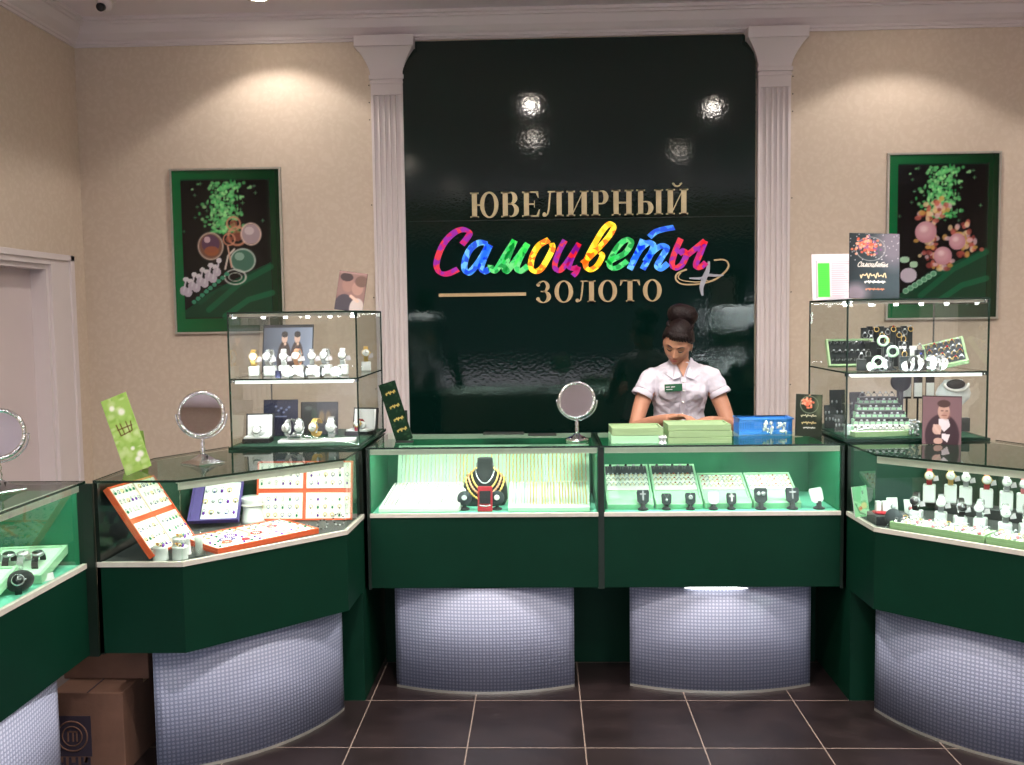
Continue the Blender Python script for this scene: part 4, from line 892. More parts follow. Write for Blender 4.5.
# ---- the counter with rings and pendant stands
tx = [at(p, 480, 4.15).x for p in (624, 674, 724, 772)]
for k, xc in enumerate((0.375, 0.585, 0.795, 1.005)):
    dark = k < 2; TN = ('first mint tray', 'second mint tray', 'third mint tray', 'fourth mint tray')
    pads = [(0.0, 1, 0, 0.36, 'mint'), (0, 1, 0.38, 0.98, 'white_foam')] if not dark else [(0, 1, 0, 0.25, 'mint'), (0, 1, 0.27, 0.74, 'white_foam'), (0, 1, 0.76, 1, 'velvet_grey')]
    wh = 'at the door-side end' if k == 0 else 'at the far end' if k == 3 else 'beside the door-side one' if k == 1 else 'next to the far end one'
    t = tray('ring_tray', ('mint ring tray with a dark top row, ' if dark else 'mint ring tray without a dark row, ') + wh, 0.203, 0.255 if dark else 0.205, 0.024, 'mint', 'white_foam', (xc, 4.01, FR + 0.015), (R(28 if dark else 24), 0, 0), 'sloping mint ring trays', pads)
    b = MB(); b.box(-0.1, 0.1, -0.035, 0.0, -0.015, 0.028); o = b.build('front_block', 'mint', t, bevel=0.003)
    rws = [0.105, 0.14, 0.17] if dark else [0.1, 0.135, 0.165]
    for r_, yy in enumerate(rws):
        for j in range(9):
            i = (0, 1, 2)[(j * 7 + r_ * 3 + k) % 3] if k else (0, 1)[j % 2]
            p = on(t, -0.082 + j * 0.0205, yy, 0.021); RING[i].put(p, (R(28 if dark else 24) , 0, R(90)) if False else (R(15), 0, 0), '%s, %s slot, %s row, %s' % (RDESC[i], ORD[j], ORD[r_], TN[k]), '%ss in the tray %s' % (RDESC[i], wh))
    if dark:
        for j in range(5):
            p = on(t, -0.07 + j * 0.035, 0.223, 0.021); RING[0 if j % 2 else 3].put(p, (R(20), 0, 0), '%s, %s on the dark row, %s' % (RDESC[0 if j % 2 else 3], ORD[j], TN[k]), '%ss on the dark row %s' % (RDESC[0 if j % 2 else 3], wh), 1.5)
PEND = ('cross', 'drop on a fine chain', 'round flower', 'blank', 'fat cross', 'twin hearts', 'slender cross', 'blank tilted')
for k, (px, wd) in enumerate(zip((643, 666.5, 690.5, 713.5, 731.5, 761, 792.5, 819), (32, 26, 27, 28, 26, 34, 34, 34))):
    w_ = wd / 26. * 0.055 * 0.8; h_ = w_ * 1.35; x = at(px, 500, 3.965).x; whi = 'blank' in PEND[k]
    lab = ('plain white pendant stand %s' % ('tilted beside the end wall of the case' if k == 7 else 'between the flower and the fat cross')) if whi else 'black pendant stand that carries the %s pendant' % PEND[k]
    t = thing('pendant_stand', lab, 'pendant stand', (x, 3.965, FR), group='small pendant stands along the front glass', rot=(0, 0, 0))
    m_ = 'white_leather' if whi else 'velvet_grey'
    b = MB(); b.lathe([(w_ * 0.42, 0), (w_ * 0.42, 0.005), (w_ * 0.2, 0.012), (w_ * 0.18, h_ * 0.45)], 20); b.build('foot', 'velvet_black', t)
    b = MB(); hw = w_ / 2; dz = h_ * 0.32; poly = [(-hw * 0.85, h_ * 1.15), (-hw, h_), (-hw * 0.92, dz + h_ * 0.15), (-hw * 0.5, dz), (hw * 0.5, dz), (hw * 0.92, dz + h_ * 0.15), (hw, h_), (hw * 0.85, h_ * 1.15)]
    b.T = Matrix.Translation((0, 0.0, 0)) @ Matrix.Rotation(R(-16), 4, 'X') @ Matrix.Rotation(R(-10 if k == 7 else 0), 4, 'Y'); b.xz(poly, -0.016, -0.006); b.build('face', m_, t, bevel=0.002)
    if not whi:
        p_ = thing('pendant', '%s pendant in bright silver on its own black stand' % PEND[k], 'pendant', (x, 3.965, FR), rot=(R(-16), 0, 0)); b = MB(); zc = dz + h_ * 0.5; s_ = w_ / 0.05 * 1.25
        y0_, y1_ = -0.0195, -0.0165
        if 'cross' in PEND[k]:
            f_ = 1.7 if 'fat' in PEND[k] else 1.0
            b.box(-0.0022 * s_ * f_, 0.0022 * s_ * f_, y0_, y1_, zc - 0.016 * s_, zc + 0.016 * s_); b.box(-0.0095 * s_, 0.0095 * s_, y0_, y1_, zc + 0.002 * s_, zc + 0.0068 * s_ * min(1.2, f_))
        elif 'drop' in PEND[k]: b.ell((0, -0.019, zc - 0.009), (0.006, 0.003, 0.007), 12, 8); b.tube([(-0.012, -0.0175, zc + 0.02), (0, -0.0185, zc - 0.003), (0.012, -0.0175, zc + 0.02)], 0.0008, 5)
        elif 'flower' in PEND[k]:
            for a in range(6): b.ell((0.006 * math.cos(a * 1.047), -0.019, zc + 0.006 * math.sin(a * 1.047)), (0.005, 0.003, 0.005), 8, 6)
            b.tube([(0, -0.018, zc + 0.01), (0, -0.018, zc + 0.02)], 0.0015, 6)
        else:
            for s2 in (-1, 1): b.ell((s2 * 0.010, -0.019, zc), (0.009, 0.003, 0.009), 12, 8)
        b.build('silver_shape', 'silver', p_)
# ---- corner counter by the door: orange-edged boards
QP = [(0, 0.48, 0, 0.46), (0.52, 1, 0, 0.46), (0, 0.48, 0.54, 1), (0.52, 1, 0.54, 1)]
def orange_board(lab, w_, d_, loc, eul, side, grid=(6, 3)):
    t = tray('earring_board', lab, w_, d_, 0.022, 'orange', 'white_foam', loc, eul, 'orange-edged earring boards', [(a, b_, c, d, 'white_foam') for a, b_, c, d in QP], wall=0.006)
    for qn, (a, b_, c, d) in enumerate(QP):
        for j in range(grid[0]):
            for r_ in range(grid[1]):
                u = a + (b_ - a) * (j + 0.7) / (grid[0] + 0.4); v = c + (d - c) * (r_ + 0.7) / (grid[1] + 0.4)
                i = rr.choice([0, 0, 1, 3, 3, 6, 2, 5]); p = on(t, -w_ / 2 + w_ * u, d_ * v, 0.0195)
                e = (Euler(eul).to_matrix() @ Matrix.Rotation(R(-90), 3, 'X')).to_euler()
                EAR[i].put(p, e, '%s, %s quarter, %s row, %s pin, %s' % (EDESC[i], ('lower door-side', 'lower far', 'upper door-side', 'upper far')[qn], ORD[r_], ORD[j], side), '%ss on the %s' % (EDESC[i], side), 1.35)
    return t
mA = Matrix(((0, -0.485, 0.8744), (1, 0, 0), (0, 0.8744, 0.485))).transposed()
ex, ey = Vector((0, 1, 0)), Vector((-0.56, 0.06, 0.83)).normalized(); ez = ex.cross(ey).normalized(); ex = ey.cross(ez)
mA = Matrix((ex, ey, ez)).transposed()
orange_board('orange-edged white earring board leaning against the side wall of the corner case', 0.36, 0.29, (-1.368, 3.325, FR), tuple(mA.to_euler()), 'leaning board')
orange_board('orange-edged white earring board standing upright below the two-tier watch cabinet', 0.40, 0.245, (-0.995, 3.80, FR), (R(78), 0, 0), 'upright board')
tr = orange_board('orange-edged white earring tray lying flat along the slanting front glass', 0.43, 0.27, (-1.022, 3.40, FR), (0, 0, R(48)), 'flat tray', (6, 3))
# colourful bead hair ties and bangles in the flat tray
for k, (u, v, m_, nm, rad) in enumerate(((-0.13, 0.09, 'purple', 'violet beaded bracelet', 0.024), (-0.09, 0.13, 'gem_violet', 'dark violet beaded bracelet', 0.022), (-0.15, 0.05, 'orange', 'orange bead bracelet', 0.016), (0.0, 0.1, 'gem_red', 'dark red beaded bracelet', 0.02), (0.1, 0.15, 'gem_pink', 'pink beaded bracelet', 0.017), (0.05, 0.05, 'silver', 'silver bracelet', 0.018), (-0.08, 0.04, 'red', 'bright red bead bracelet', 0.013))):
    t = thing('bead_bracelet', nm + ' lying loose in the flat orange-edged tray', 'bracelet', on(tr, u, v, 0.024)); b = MB(); n = 18
    for i in range(n): a = 2 * math.pi * i / n; b.ell((rad * math.cos(a), rad * math.sin(a), 0.003), (0.0032, 0.0032, 0.0032), 6, 5)
    b.build('beads', m_, t)
t = tray('sloped_case', 'purple-edged white jewellery tray tilted up behind the flat orange one', 0.20, 0.20, 0.022, 'purple', 'white_leather', (-1.33, 3.66, FR + 0.02), (R(42), 0, R(8)), None, [(0.22, 1, 0, 1, 'white_leather'), (0, 0.2, 0, 1, 'purple')])
b = MB(); b.box(-0.08, 0.08, 0.08, 0.1, -0.08, 0.0); b.build('prop', 'purple', t)
for k in range(14):
    i = (2, 3, 0, 6)[k % 4]; p = on(t, -0.04 + (k % 5) * 0.03, 0.04 + (k // 5) * 0.055, 0.02); EAR[i].put(p, (R(-40), 0, R(8)), '%s, %s piece on the purple-edged tilted tray' % (EDESC[i], (ORD + ['thirteenth', 'fourteenth'])[k]), '%ss on the purple-edged tray' % EDESC[i], 1.8)
t = thing('bracelet_cuff', 'white round bracelet holder between the purple tray and the upright board', 'bracelet holder', (-1.205, 3.77, FR))
b = MB(); b.lathe([(0.05, 0), (0.045, 0.015), (0.038, 0.05), (0.04, 0.085), (0.046, 0.10), (0.046, 0.107)], 28); b.build('drum', 'white_leather', t)
b = MB(); b.torus((0, 0, 0.075), 0.044, 0.004, 28, 6); b.build('rim_band', 'pearl', t)
for k, (x, y, hh, rd) in enumerate(((-1.345, 3.175, 0.048, 0.027), (-1.28, 3.185, 0.045, 0.027), (-1.30, 3.25, 0.062, 0.033))):
    t = thing('round_stand', ['squat white round stand at the front edge of the corner case by the leaning board', 'squat white round stand beside the clear bottle', 'taller white round stand behind the two squat ones'][k], 'display stand', (x, y, FR), group='white round stands in the corner case')
    b = MB(); b.lathe([(rd, 0), (rd, 0.004), (rd * 0.9, hh - 0.006), (rd * 1.05, hh)], 24); b.build('drum', 'white_leather', t)
    for j in range(4):
        i = (2, 1, 4, 3)[j]; EAR[i].put((x + rd * 0.5 * math.cos(j * 1.6), y + rd * 0.5 * math.sin(j * 1.6), FR + hh + 0.006), (R(-40), 0, j), '%s lying on the %s' % (EDESC[i], ['squat stand by the leaning board', 'squat stand by the bottle', 'taller round stand'][k]), None, 1.7)
t = thing('clear_bottle', 'small clear bottle of pale beads at the bend of the corner case glass', 'bottle', (-1.225, 3.22, FR))
b = MB(); b.lathe([(0.03, 0), (0.031, 0.003), (0.022, 0.025), (0.017, 0.05), (0.021, 0.085), (0.02, 0.092)], 24); b.build('vessel', 'plastic_clear', t)
b = MB(); b.lathe([(0.014, 0.005), (0.013, 0.05), (0.016, 0.075)], 16); b.build('beads', 'pearl', t)
for k, (x, y) in enumerate(((-0.935, 3.60), (-0.882, 3.64), (-0.83, 3.70))):
    t = thing('silver_bangle', ['small dark silver bangle near the flat tray end', 'middle dark silver bangle under the upright board', 'largest cluster bangle at the corner post'][k], 'bangle', (x, y, FR + 0.012 + 0.006 * k), rot=(R(60), 0, R(20 * k)))
    b = MB(); n = 16
    for i in range(n): a = 2 * math.pi * i / n; b.ell(((0.014 + 0.005 * k) * math.cos(a), (0.014 + 0.005 * k) * math.sin(a), 0), (0.004, 0.003, 0.003), 6, 5, i % 2)
    b.build('beads', ['silver', 'gem_black'], t)
# ---- corner counter with white watch stands (far side)
def far(s, o, z=0.0): return Vector((1.345 + s + o, 3.555 - s + o, FR + z))
rz45 = R(-24)
t = thing('black_riser', 'long black riser step under the back row of white watch stands', 'display riser', far(0.16, 0.345), rot=(0, 0, R(-45)))
b = MB(); b.box(-0.26, 0.30, -0.05, 0.05, 0, 0.04); b.build('riser', 'velvet_black', t, bevel=0.002)
kinds_b = ('red', 'gold', 'silver', 'red', 'silver', 'gem_pink', 'white_leather'); kinds_f = ('black', 'silver', 'black', 'silver', 'silver', 'white_leather', 'silver')
for k, s_ in enumerate((-0.035, 0.012, 0.055, 0.112, 0.165, 0.21, 0.27)):
    o_ = 0.335 if k else 0.30
    watch_on_stand(STAND_T, 0.075, far(s_, o_, 0.041), rz45, kinds_b[k], 'tall white watch stand, %s from the green wall end of the back row' % ORD[k], '%s on the %s back-row stand of the black riser' % (WDESC[kinds_b[k]], ORD[k]), 'tall white watch stands', None)
for k, s_ in enumerate((-0.01, 0.05, 0.11, 0.155, 0.225, 0.27, 0.33)):
    watch_on_stand(STAND_S, 0.045, far(s_, 0.155 + 0.02 * (k % 2)), rz45 + R(10 * (k % 3 - 1)), kinds_f[k], 'low white watch stand, %s from the round pad in the front row' % ORD[k], '%s on the %s low stand counted from the round pad' % (WDESC[kinds_f[k]], ORD[k]), 'low white watch stands', None)
for k, s_ in enumerate((0.105, 0.355)):
    t = tray('earring_tray', ['pale green tray of cream earrings along the glass, starting at the round pad', 'pale green tray of cream earrings running out of the picture'][k], 0.345, 0.12, 0.028, 'tray_green', 'white_foam', far(s_ - 0.004, 0.012), (0, 0, R(-45)), 'pale green earring trays', wall=0.006)
    for j in range(14 if k == 0 else 10):
        for r_ in range(4):
            i = (5, 5, 0, 5, 7, 5, 3)[(j * 3 + r_ * 2) % 7]; p = on(t, -0.155 + j * 0.0235, 0.02 + r_ * 0.027, 0.03)
            EAR[i].put(p, (R(-30), 0, R(-45 + 20 * ((j + r_) % 3))), '%s, %s in row %s, %s pale green tray' % (EDESC[i], (ORD + ['thirteenth', 'fourteenth'])[j], NUM(r_ + 1), ['first', 'second'][k]), '%ss in the %s pale green tray' % (EDESC[i], ['first', 'second'][k]), 1.7)
t = thing('round_pad', 'dark grey round pad on a silver easel by the pale green tray', 'display pad', far(-0.02, 0.035), rot=(0, 0, R(-20)))
b = MB(); b.lathe([(0.031, 0), (0.033, 0.004), (0.031, 0.008)], 30, T=Matrix.Translation((0, 0, 0.04)) @ Matrix.Rotation(R(75), 4, 'X')); b.build('disc', 'velvet_grey', t)
b = MB(); b.tube([(-0.03, -0.02, 0.0), (-0.02, -0.004, 0.012), (-0.016, -0.006, 0.025)], 0.0025, 6); b.build('easel_leg', 'chrome', t)
b = MB(); b.tube([(-0.012, -0.02, 0.0), (-0.006, -0.004, 0.012), (0.0, -0.006, 0.02)], 0.0025, 6); b.build('easel_leg', 'chrome', t)
b = MB(); b.tube([(0.012, 0.03, 0.002), (0.006, 0.012, 0.03)], 0.0025, 6); b.build('easel_leg', 'chrome', t)
t = thing('black_block', 'low black block behind the round pad', 'display riser', (1.385, 3.70, FR)); b = MB(); b.box(-0.08, 0.06, -0.06, 0.05, 0, 0.035); b.build('riser', 'velvet_black', t, bevel=0.002)
t = thing('red_dish', 'red round dish with two white cubes on the low black block', 'dish', (1.345, 3.70, FR + 0.036)); b = MB(); b.lathe([(0.03, 0), (0.036, 0.006), (0.033, 0.008)], 26); b.build('dish', 'red', t)
for k in range(2):
    t = thing('white_cube', ['white cube standing on the red dish nearer the green end wall', 'white cube standing on the red dish nearer the watch stands'][k], 'display cube', (1.333 + 0.026 * k, 3.705, FR + 0.0445)); b = MB(); b.box(-0.010, 0.010, -0.01, 0.01, 0, 0.04); b.build('block', 'white_leather', t, bevel=0.002)
for k, (x, y) in enumerate(((1.43, 3.80), (1.485, 3.76))):
    t = thing('white_card_stand', ['white standing card with a bow pin behind the low black block', 'white standing card beside the first watch stand'][k], 'display card', (x, y, FR)); b = MB(); b.obb((-0.022, 0, 0), (0.044, 0, 0), (0, 0.02, 0.075), (0, 0.004, -0.001)); b.build('card', 'white_leather', t, bevel=0.001)
    b = MB(); b.box(-0.02, 0.02, 0.0, 0.035, 0, 0.004); b.build('foot', 'white_leather', t)
    i = (0, 7)[k]; EAR[i].put((x, y + 0.006, FR + 0.04), (R(-12), 0, 0), ['white bow-like pin on the standing card behind the black block', 'small pin on the standing card beside the first watch stand'][k], None, 2.2)
c = Canvas(30, 48, (120, 190, 140)); c.poly([(0, 20), (30, 34), (30, 48), (0, 48)], (150, 210, 160)); c.ell(20, 30, 6, 5, (226, 216, 150), 0.6); c.ell(12, 34, 4, 3, (210, 120, 90), 0.6); c.line([(4, 26), (10, 40), (20, 44)], 2, (60, 120, 80)); c.ell(20, 10, 2, 3, (60, 110, 80))
t = thing('leaning_brochure', 'mint green brochure leaning against the end wall of the watch stand case', 'brochure', (1.306, 3.80, FR), rot=(0, 0, R(30)))
print_mesh('print', c.a, 0.085, 0.125, 'print_card', t, Matrix.Rotation(R(-10), 4, 'X')); b = MB(); b.T = Matrix.Rotation(R(-10), 4, 'X'); b.box(-0.0425, 0.0425, 0.001, 0.003, 0, 0.125); b.build('card', 'paper', t)
# ---- the wing counter by the door
for k, (y, x) in enumerate(((2.94, -1.70), (2.67, -1.72))):
    t = tray('watch_tray', ['mint watch tray near the end wall of the door-side counter', 'second mint watch tray, further from the end wall of the door-side counter'][k], 0.22, 0.24, 0.03, 'mint', 'mint_board', (x - 0.02, y - 0.07, FR + 0.0), (R(10), 0, R(8)), 'mint watch trays on the door side', wall=0.012)
    for j in range(4):
        p = on(t, -0.07 + j * 0.046, 0.09, 0.034); e = (R(-80), 0, R(8))
        WATCH[WK['black' if j % 2 else 'silver']].put(p + Vector((0, 0, 0.03)), e, '%s lying %s in the %s mint tray by the door side' % (WDESC['black' if j % 2 else 'silver'], ORD[j], ['first', 'second'][k]), None)
def pillow_watch(loc, rz, nm, lab, wl):
    t = thing('watch_cushion', lab, 'watch cushion', loc, rot=(0, 0, rz)); b = MB()
    b.ell((0, 0, 0.034), (0.045, 0.028, 0.034), 24, 14); b.build('cushion', nm, t)
    return t
for k, (x, y) in enumerate(((-1.635, 2.80), (-1.64, 2.58))):
    pillow_watch((x, y, FR), R(60), 'velvet_black', ['black round watch cushion in front of the first mint tray', 'black round watch cushion in front of the second mint tray'][k], '')
    WATCH[WK['black']].put((x + 0.012, y - 0.03, FR + 0.045), (R(-35), 0, R(30)), ['black-strapped dark-faced watch wrapped on the first black cushion', 'black-strapped dark-faced watch wrapped on the second black cushion'][k])
t = thing('price_card', 'small white folded price card at the glass of the door-side counter', 'price card', (-1.61, 2.92, FR), rot=(0, 0, R(50))); b = MB(); b.obb((-0.02, 0, 0), (0.04, 0, 0), (0, 0.012, 0.022), (0, 0.001, 0)); b.build('card', 'paper', t)
# ------------------------------------------------------------------ tower by the door: upper shelf
SZ = 1.381
c = Canvas(80, 60, (104, 112, 132)); c.a *= (0.75 + 0.45 * (c.X / 80))[..., None]; c.rect(0, 0, 79, 3, (24, 26, 34))
for (x, s_) in ((34, 1.0), (54, 0.95)):
    c.ell(x, 44, 11 * s_, 24, (50, 36, 40)); c.ell(x, 17, 4.5, 6, (196, 160, 146)); c.ell(x, 12, 5, 4, (40, 34, 38)); c.line([(x - 6, 34), (x + 1, 24)], 4, (74, 56, 54)); c.ell(x + 1, 24, 2, 2, (206, 170, 150))
c.rect(0, 52, 79, 60, (70, 72, 84)); c.rect(0, 0, 1.5, 60, (24, 26, 34)); c.rect(77.5, 0, 79, 60, (24, 26, 34))
def photo_card(name, lab, cnv, w_, h_, loc, rz=0.0, lean_=-12, roll=0.0, cat='photo card', backm='black', printm='print_card'):
    t = thing(name, lab, cat, loc, rot=(0, 0, rz)); M_ = Matrix.Rotation(R(roll), 4, 'Y') @ Matrix.Rotation(R(lean_), 4, 'X')
    print_mesh('print', cnv.a, w_, h_, printm, t, M_ @ Matrix.Translation((0, -0.0015, 0)))
    b = MB(); b.T = M_; b.box(-w_ / 2 - 0.001, w_ / 2 + 0.001, -0.001, 0.002, -0.0005, h_ + 0.001); b.build('card', backm, t)
    b = MB(); b.obb((-0.012, 0.002 + math.sin(R(-lean_)) * h_ * 0.5, h_ * 0.5), (0.024, 0, 0), (0, 0.03, -h_ * 0.5), (0, 0.002, 0)); b.build('easel_back', backm, t)
    return t
photo_card('photo_card', 'framed photo of two people in dark coats behind the watches on the upper shelf', c, 0.236, 0.225, (-1.181, 4.27, SZ + 0.002), 0, -14, 0)
U = 'on the upper shelf by the ring poster'
top = [(254, 'gold', 'S', 4.03), (270, 'silver', 'S', 4.04), (284, 'white_leather', 'L', 4.06), (298, 'rose_gold', 'L', 4.08), (312, 'silver', 'L', 4.06), (326, 'silver', 'L', 4.10), (343, 'white_leather', 'L', 4.08)]
for k, (px, kd, tp, Y) in enumerate(top):
    x = atx(px, 360, Y)
    watch_on_stand(STAND_S, 0.045, Vector((x, Y, SZ)), R([8, -12, 10, -5, 12, -10, 5][k]), kd, 'white watch stand, %s from the free edge %s' % (ORD[k], U), '%s, %s from the free glass edge %s' % (WDESC[kd], ORD[k], 'of the shelf by the ring poster'), 'white watch stands by the ring poster', None)
watch_on_stand(STAND_S, 0.045, Vector((-0.821, 4.32, SZ)), R(10), 'gold', 'white watch stand alone at the back corner of the upper shelf', 'gold bracelet watch alone at the back corner of the upper shelf', 'white watch stands by the ring poster', None)
for k, px in enumerate((288, 303, 319, 336)):
    x = atx(px, 371, 3.93); t = thing('watch_cushion', 'white bolster, %s of four along the front glass of the upper shelf' % ORD[k], 'watch cushion', (x, 3.93, SZ), group='white bolsters on the upper shelf')
    b = MB(); b.ell((0, 0, 0.022), (0.027, 0.022, 0.022), 20, 12); b.build('cushion', 'white_leather', t)
    b = MB(); b.lathe([(0.0235, -0.006), (0.0235, 0.006)], 22, T=Matrix.Translation((0.012, 0, 0.022)) @ Matrix.Rotation(R(90), 4, 'Y'), cap=False); b.build('band', 'black' if k in (1, 2) else 'silver', t)
t = thing('small_box', 'tiny navy box between the watch stands on the upper shelf', 'box', (-1.116, 3.90, SZ)); b = MB(); b.box(-0.011, 0.011, -0.008, 0.008, 0, 0.03); b.build('box', 'navy', t, bevel=0.001)
# lower shelf
LZ = ZT + 0.0145
def watch_box(lab, x, y, rz, wm, wl, s=1.0):
    t = thing('watch_box', lab, 'watch box', (x, y, LZ), rot=(0, 0, rz), group='open watch boxes'); t.scale = (s, s, s)
    b = MB(); b.box(-0.06, 0.06, -0.03, 0.055, 0, 0.02); b.build('base', 'black', t, bevel=0.002)
    b = MB(); b.box(-0.054, 0.054, -0.026, 0.05, 0.02, 0.028); b.build('lining', 'white_leather', t, bevel=0.002)
    b = MB(); b.obb((-0.06, 0.055, 0.02), (0.12, 0, 0), (0, 0.02, 0.1), (0, 0.016, -0.003)); ld = b.build('lid', 'black', t, bevel=0.002)
    b = MB(); b.obb((-0.053, 0.0535, 0.026), (0.106, 0, 0), (0, 0.0175, 0.088), (0, 0.002, 0)); b.build('lid_lining', 'white_leather', ld)
    b = MB(); b.ell((0.0, 0.01, 0.045), (0.03, 0.022, 0.02), 18, 10); b.build('pillow', 'white_leather', t)
    WATCH[WK[wm]].put((x + math.sin(rz) * 0.02, y - 0.018, LZ + 0.056 * s), (R(-35), 0, rz), wl)
watch_box('open black watch box with white lining at the free end of the lower shelf', -1.239, 3.98, R(6), 'white_leather', 'white-strapped watch resting in the open box at the free end')
watch_box('open black watch box with white lining at the counter end of the lower shelf', -0.837, 4.2, R(-14), 'red', 'red-strapped watch with gold case resting in the other open box')
def card_canvas(col, spots): 
    c = Canvas(40, 44, col); r_ = np.random.RandomState(len(spots))
    for (x, y, w_, h_, cl) in spots: c.ell(x, y, w_, h_, cl, 0.5, 0.8)
    return c
c = card_canvas((20, 24, 54), [(14 + 3 * i, 8 + (i * 5) % 8, 1.5, 1.2, (150, 160, 190)) for i in range(6)]); c.line([(14, 20), (26, 20)], 1.4, (130, 140, 170))
photo_card('photo_card', 'navy advertising card standing behind the watches on the lower shelf', c, 0.158, 0.165, (-1.203, 4.21, LZ), 0, -8)
c = card_canvas((34, 34, 38), [(8, 8, 4, 3, (90, 100, 96)), (14, 16, 3, 8, (60, 76, 66)), (22, 20, 3, 9, (150, 120, 80)), (29, 20, 3, 9, (140, 112, 78)), (34, 14, 3, 6, (70, 66, 60))])
photo_card('photo_card', 'dark advertising card with two golden figures beside the navy card', c, 0.172, 0.15, (-1.031, 4.24, LZ), 0, -8)
t = thing('watch_plinth', 'long white plinth carrying four silver watches on the lower shelf', 'display plinth', (-0.979, 3.99, LZ), rot=(0, 0, R(6)))
b = MB(); b.box(-0.165, 0.165, -0.035, 0.045, 0, 0.012); b.build('plate', 'white_leather', t, bevel=0.002)
for k, (px, kd) in enumerate(((288, 'silver'), (300, 'silver'), (314, 'gold'), (331, 'silver'))):
    p = on(t, [-0.125, -0.07, -0.01, 0.065][k], 0, 0.012)
    q = thing('watch_post', 'slim white post, %s of four on the long white plinth' % ORD[k], 'watch stand', p, group='slim posts on the white plinth')
    b = MB(); b.lathe([(0.012, 0), (0.011, 0.003), (0.004, 0.008), (0.004, 0.026)], 14); b.build('post', 'white_leather', q)
    b = MB(); n = 14; rings = []
    for i in range(n + 1):
        a = R(-120 + 240 * i / n); y_, z_ = 0.024 * math.cos(a), 0.054 + 0.028 * math.sin(a); rings.append([(-0.008, y_, z_), (0.008, y_, z_), (0.008, y_ * 0.9, 0.054 + (z_ - 0.054) * 0.9), (-0.008, y_ * 0.9, 0.054 + (z_ - 0.054) * 0.9)])
    b.loft(rings, smooth=False); b.build('cuff', 'white_leather', q)
    sc = 1.25 if k == 3 else 1.1
    WATCH[WK[kd]].put(p + Vector((0, -0.034, 0.055)), (R(-6), 0, R([-25, 10, -15, 5][k])), 'large %s on the %s post of the white plinth' % (WDESC[kd], ORD[k]), None, sc)
# card on top of this tower
c = Canvas(40, 56, (120, 92, 88)); c.ell(14, 18, 8, 11, (132, 100, 92)); c.ell(11, 8, 9, 6, (54, 40, 42)); c.ell(28, 22, 8, 10, (146, 112, 102)); c.ell(32, 12, 9, 8, (92, 70, 62)); c.ell(12, 48, 13, 16, (60, 54, 62)); c.ell(30, 50, 10, 14, (170, 156, 152)); c.line([(20, 34), (30, 40)], 4, (190, 156, 140)); c.rect(0, 0, 39, 2, (140, 110, 106))
photo_card('photo_card', 'slanting photo of a couple standing on top of the cabinet by the door-side pilaster', c, 0.128, 0.178, (-0.848 - 0.025, 4.2, 1.662), 0, -8, 8)
# ------------------------------------------------------------------ tower by the pearl poster
SZ = 1.374; V = 'shelf below the pearl poster'
def mini_tray(short, lab, w_, d_, loc, rot, rows, cols, rk, sc=1.2, edge='tray_green', pad='velvet_black'):
    t = tray('ring_tray', lab, w_, d_, 0.022, edge, pad, loc, rot, 'green-edged ring trays in the far cabinet', wall=0.009)
    for r_ in range(rows):
        for j in range(cols):
            i = rk[(j * 2 + r_) % len(rk)]; p = on(t, -w_ / 2 + 0.025 + j * (w_ - 0.05) / max(1, cols - 1), 0.025 + r_ * (d_ - 0.05) / max(1, rows - 1), 0.019)
            RING[i].put(p, (rot[0] * 0.7, 0, rot[2]), '%s, %s in row %s of the %s' % (RDESC[i], ORD[j], NUM(r_ + 1), short), '%ss in the %s' % (RDESC[i], lab.split(',')[0]), sc)
    return t
mini_tray('steep black tray', 'green-edged black ring tray standing steeply, at the pilaster end of the upper shelf', 0.21, 0.13, (1.385, 4.20, SZ + 0.006), (R(66), 0, R(0)), 3, 7, (3, 0))
mini_tray('slanting free-end tray', 'green-edged dark ring tray slanting up, at the free glass end of the upper shelf', 0.17, 0.155, (1.76, 4.08, SZ + 0.006), (R(42), R(-14), R(-24)), 4, 6, (1, 0, 2), 1.2, 'tray_green', 'velvet_grey')
t = thing('display_riser', 'wide black riser under the tall black blocks at the back of the upper shelf', 'display riser', (1.60, 4.37, SZ)); b = MB(); b.box(-0.125, 0.125, -0.05, 0.03, 0, 0.084); b.build('riser', 'velvet_black', t, bevel=0.002)
for k in range(9):
    x = 1.495 + k * 0.026; t = thing('ring_block', 'tall black block, %s of nine at the back of the %s' % (ORD[k], V), 'display block', (x, 4.37, SZ), group='tall black blocks at the back'); b = MB(); b.box(-0.0115, 0.0115, -0.012, 0.012, 0.085, 0.180 + 0.006 * (k % 2)); b.build('block', 'velvet_black', t, bevel=0.002)
    i = (0, 3, 1, 1, 0, 2, 1, 0, 1)[k]; RING[i].put((x, 4.352, SZ + 0.140 + 0.014 * (k % 3)), (R(-10), 0, 0), '%s leaning on the %s tall black block' % (RDESC[i], ORD[k]), None, 1.3)
blocks = [(1.38, 4.06, 0.05), (1.43, 4.12, 0.06), (1.48, 4.04, 0.04), (1.56, 4.05, 0.06), (1.585, 4.12, 0.09), (1.63, 4.05, 0.045), (1.655, 4.13, 0.085), (1.54, 4.2, 0.115), (1.47, 4.2, 0.12), (1.62, 4.22, 0.12)]
for k, (x, y, h_) in enumerate(blocks):
    t = thing('ring_block', 'stubby black block, %s from the pilaster end, %s' % (ORD[k], V), 'display block', (x, y, SZ), rz=R(15 * (k % 3 - 1)), group='stubby black blocks on the upper shelf'); b = MB(); b.box(-0.019, 0.019, -0.019, 0.019, 0, h_); b.build('block', 'velvet_black' if k % 4 != 3 else 'velvet_grey', t, bevel=0.003)
    i = (0, 3, 0, 1, 0, 4, 0, 2, 0, 1)[k]; RING[i].put((x, y, SZ + h_ + 0.005), (0, 0, R(20)), '%s on the %s stubby black block from the pilaster end' % (RDESC[i], ORD[k]), None, 1.5)
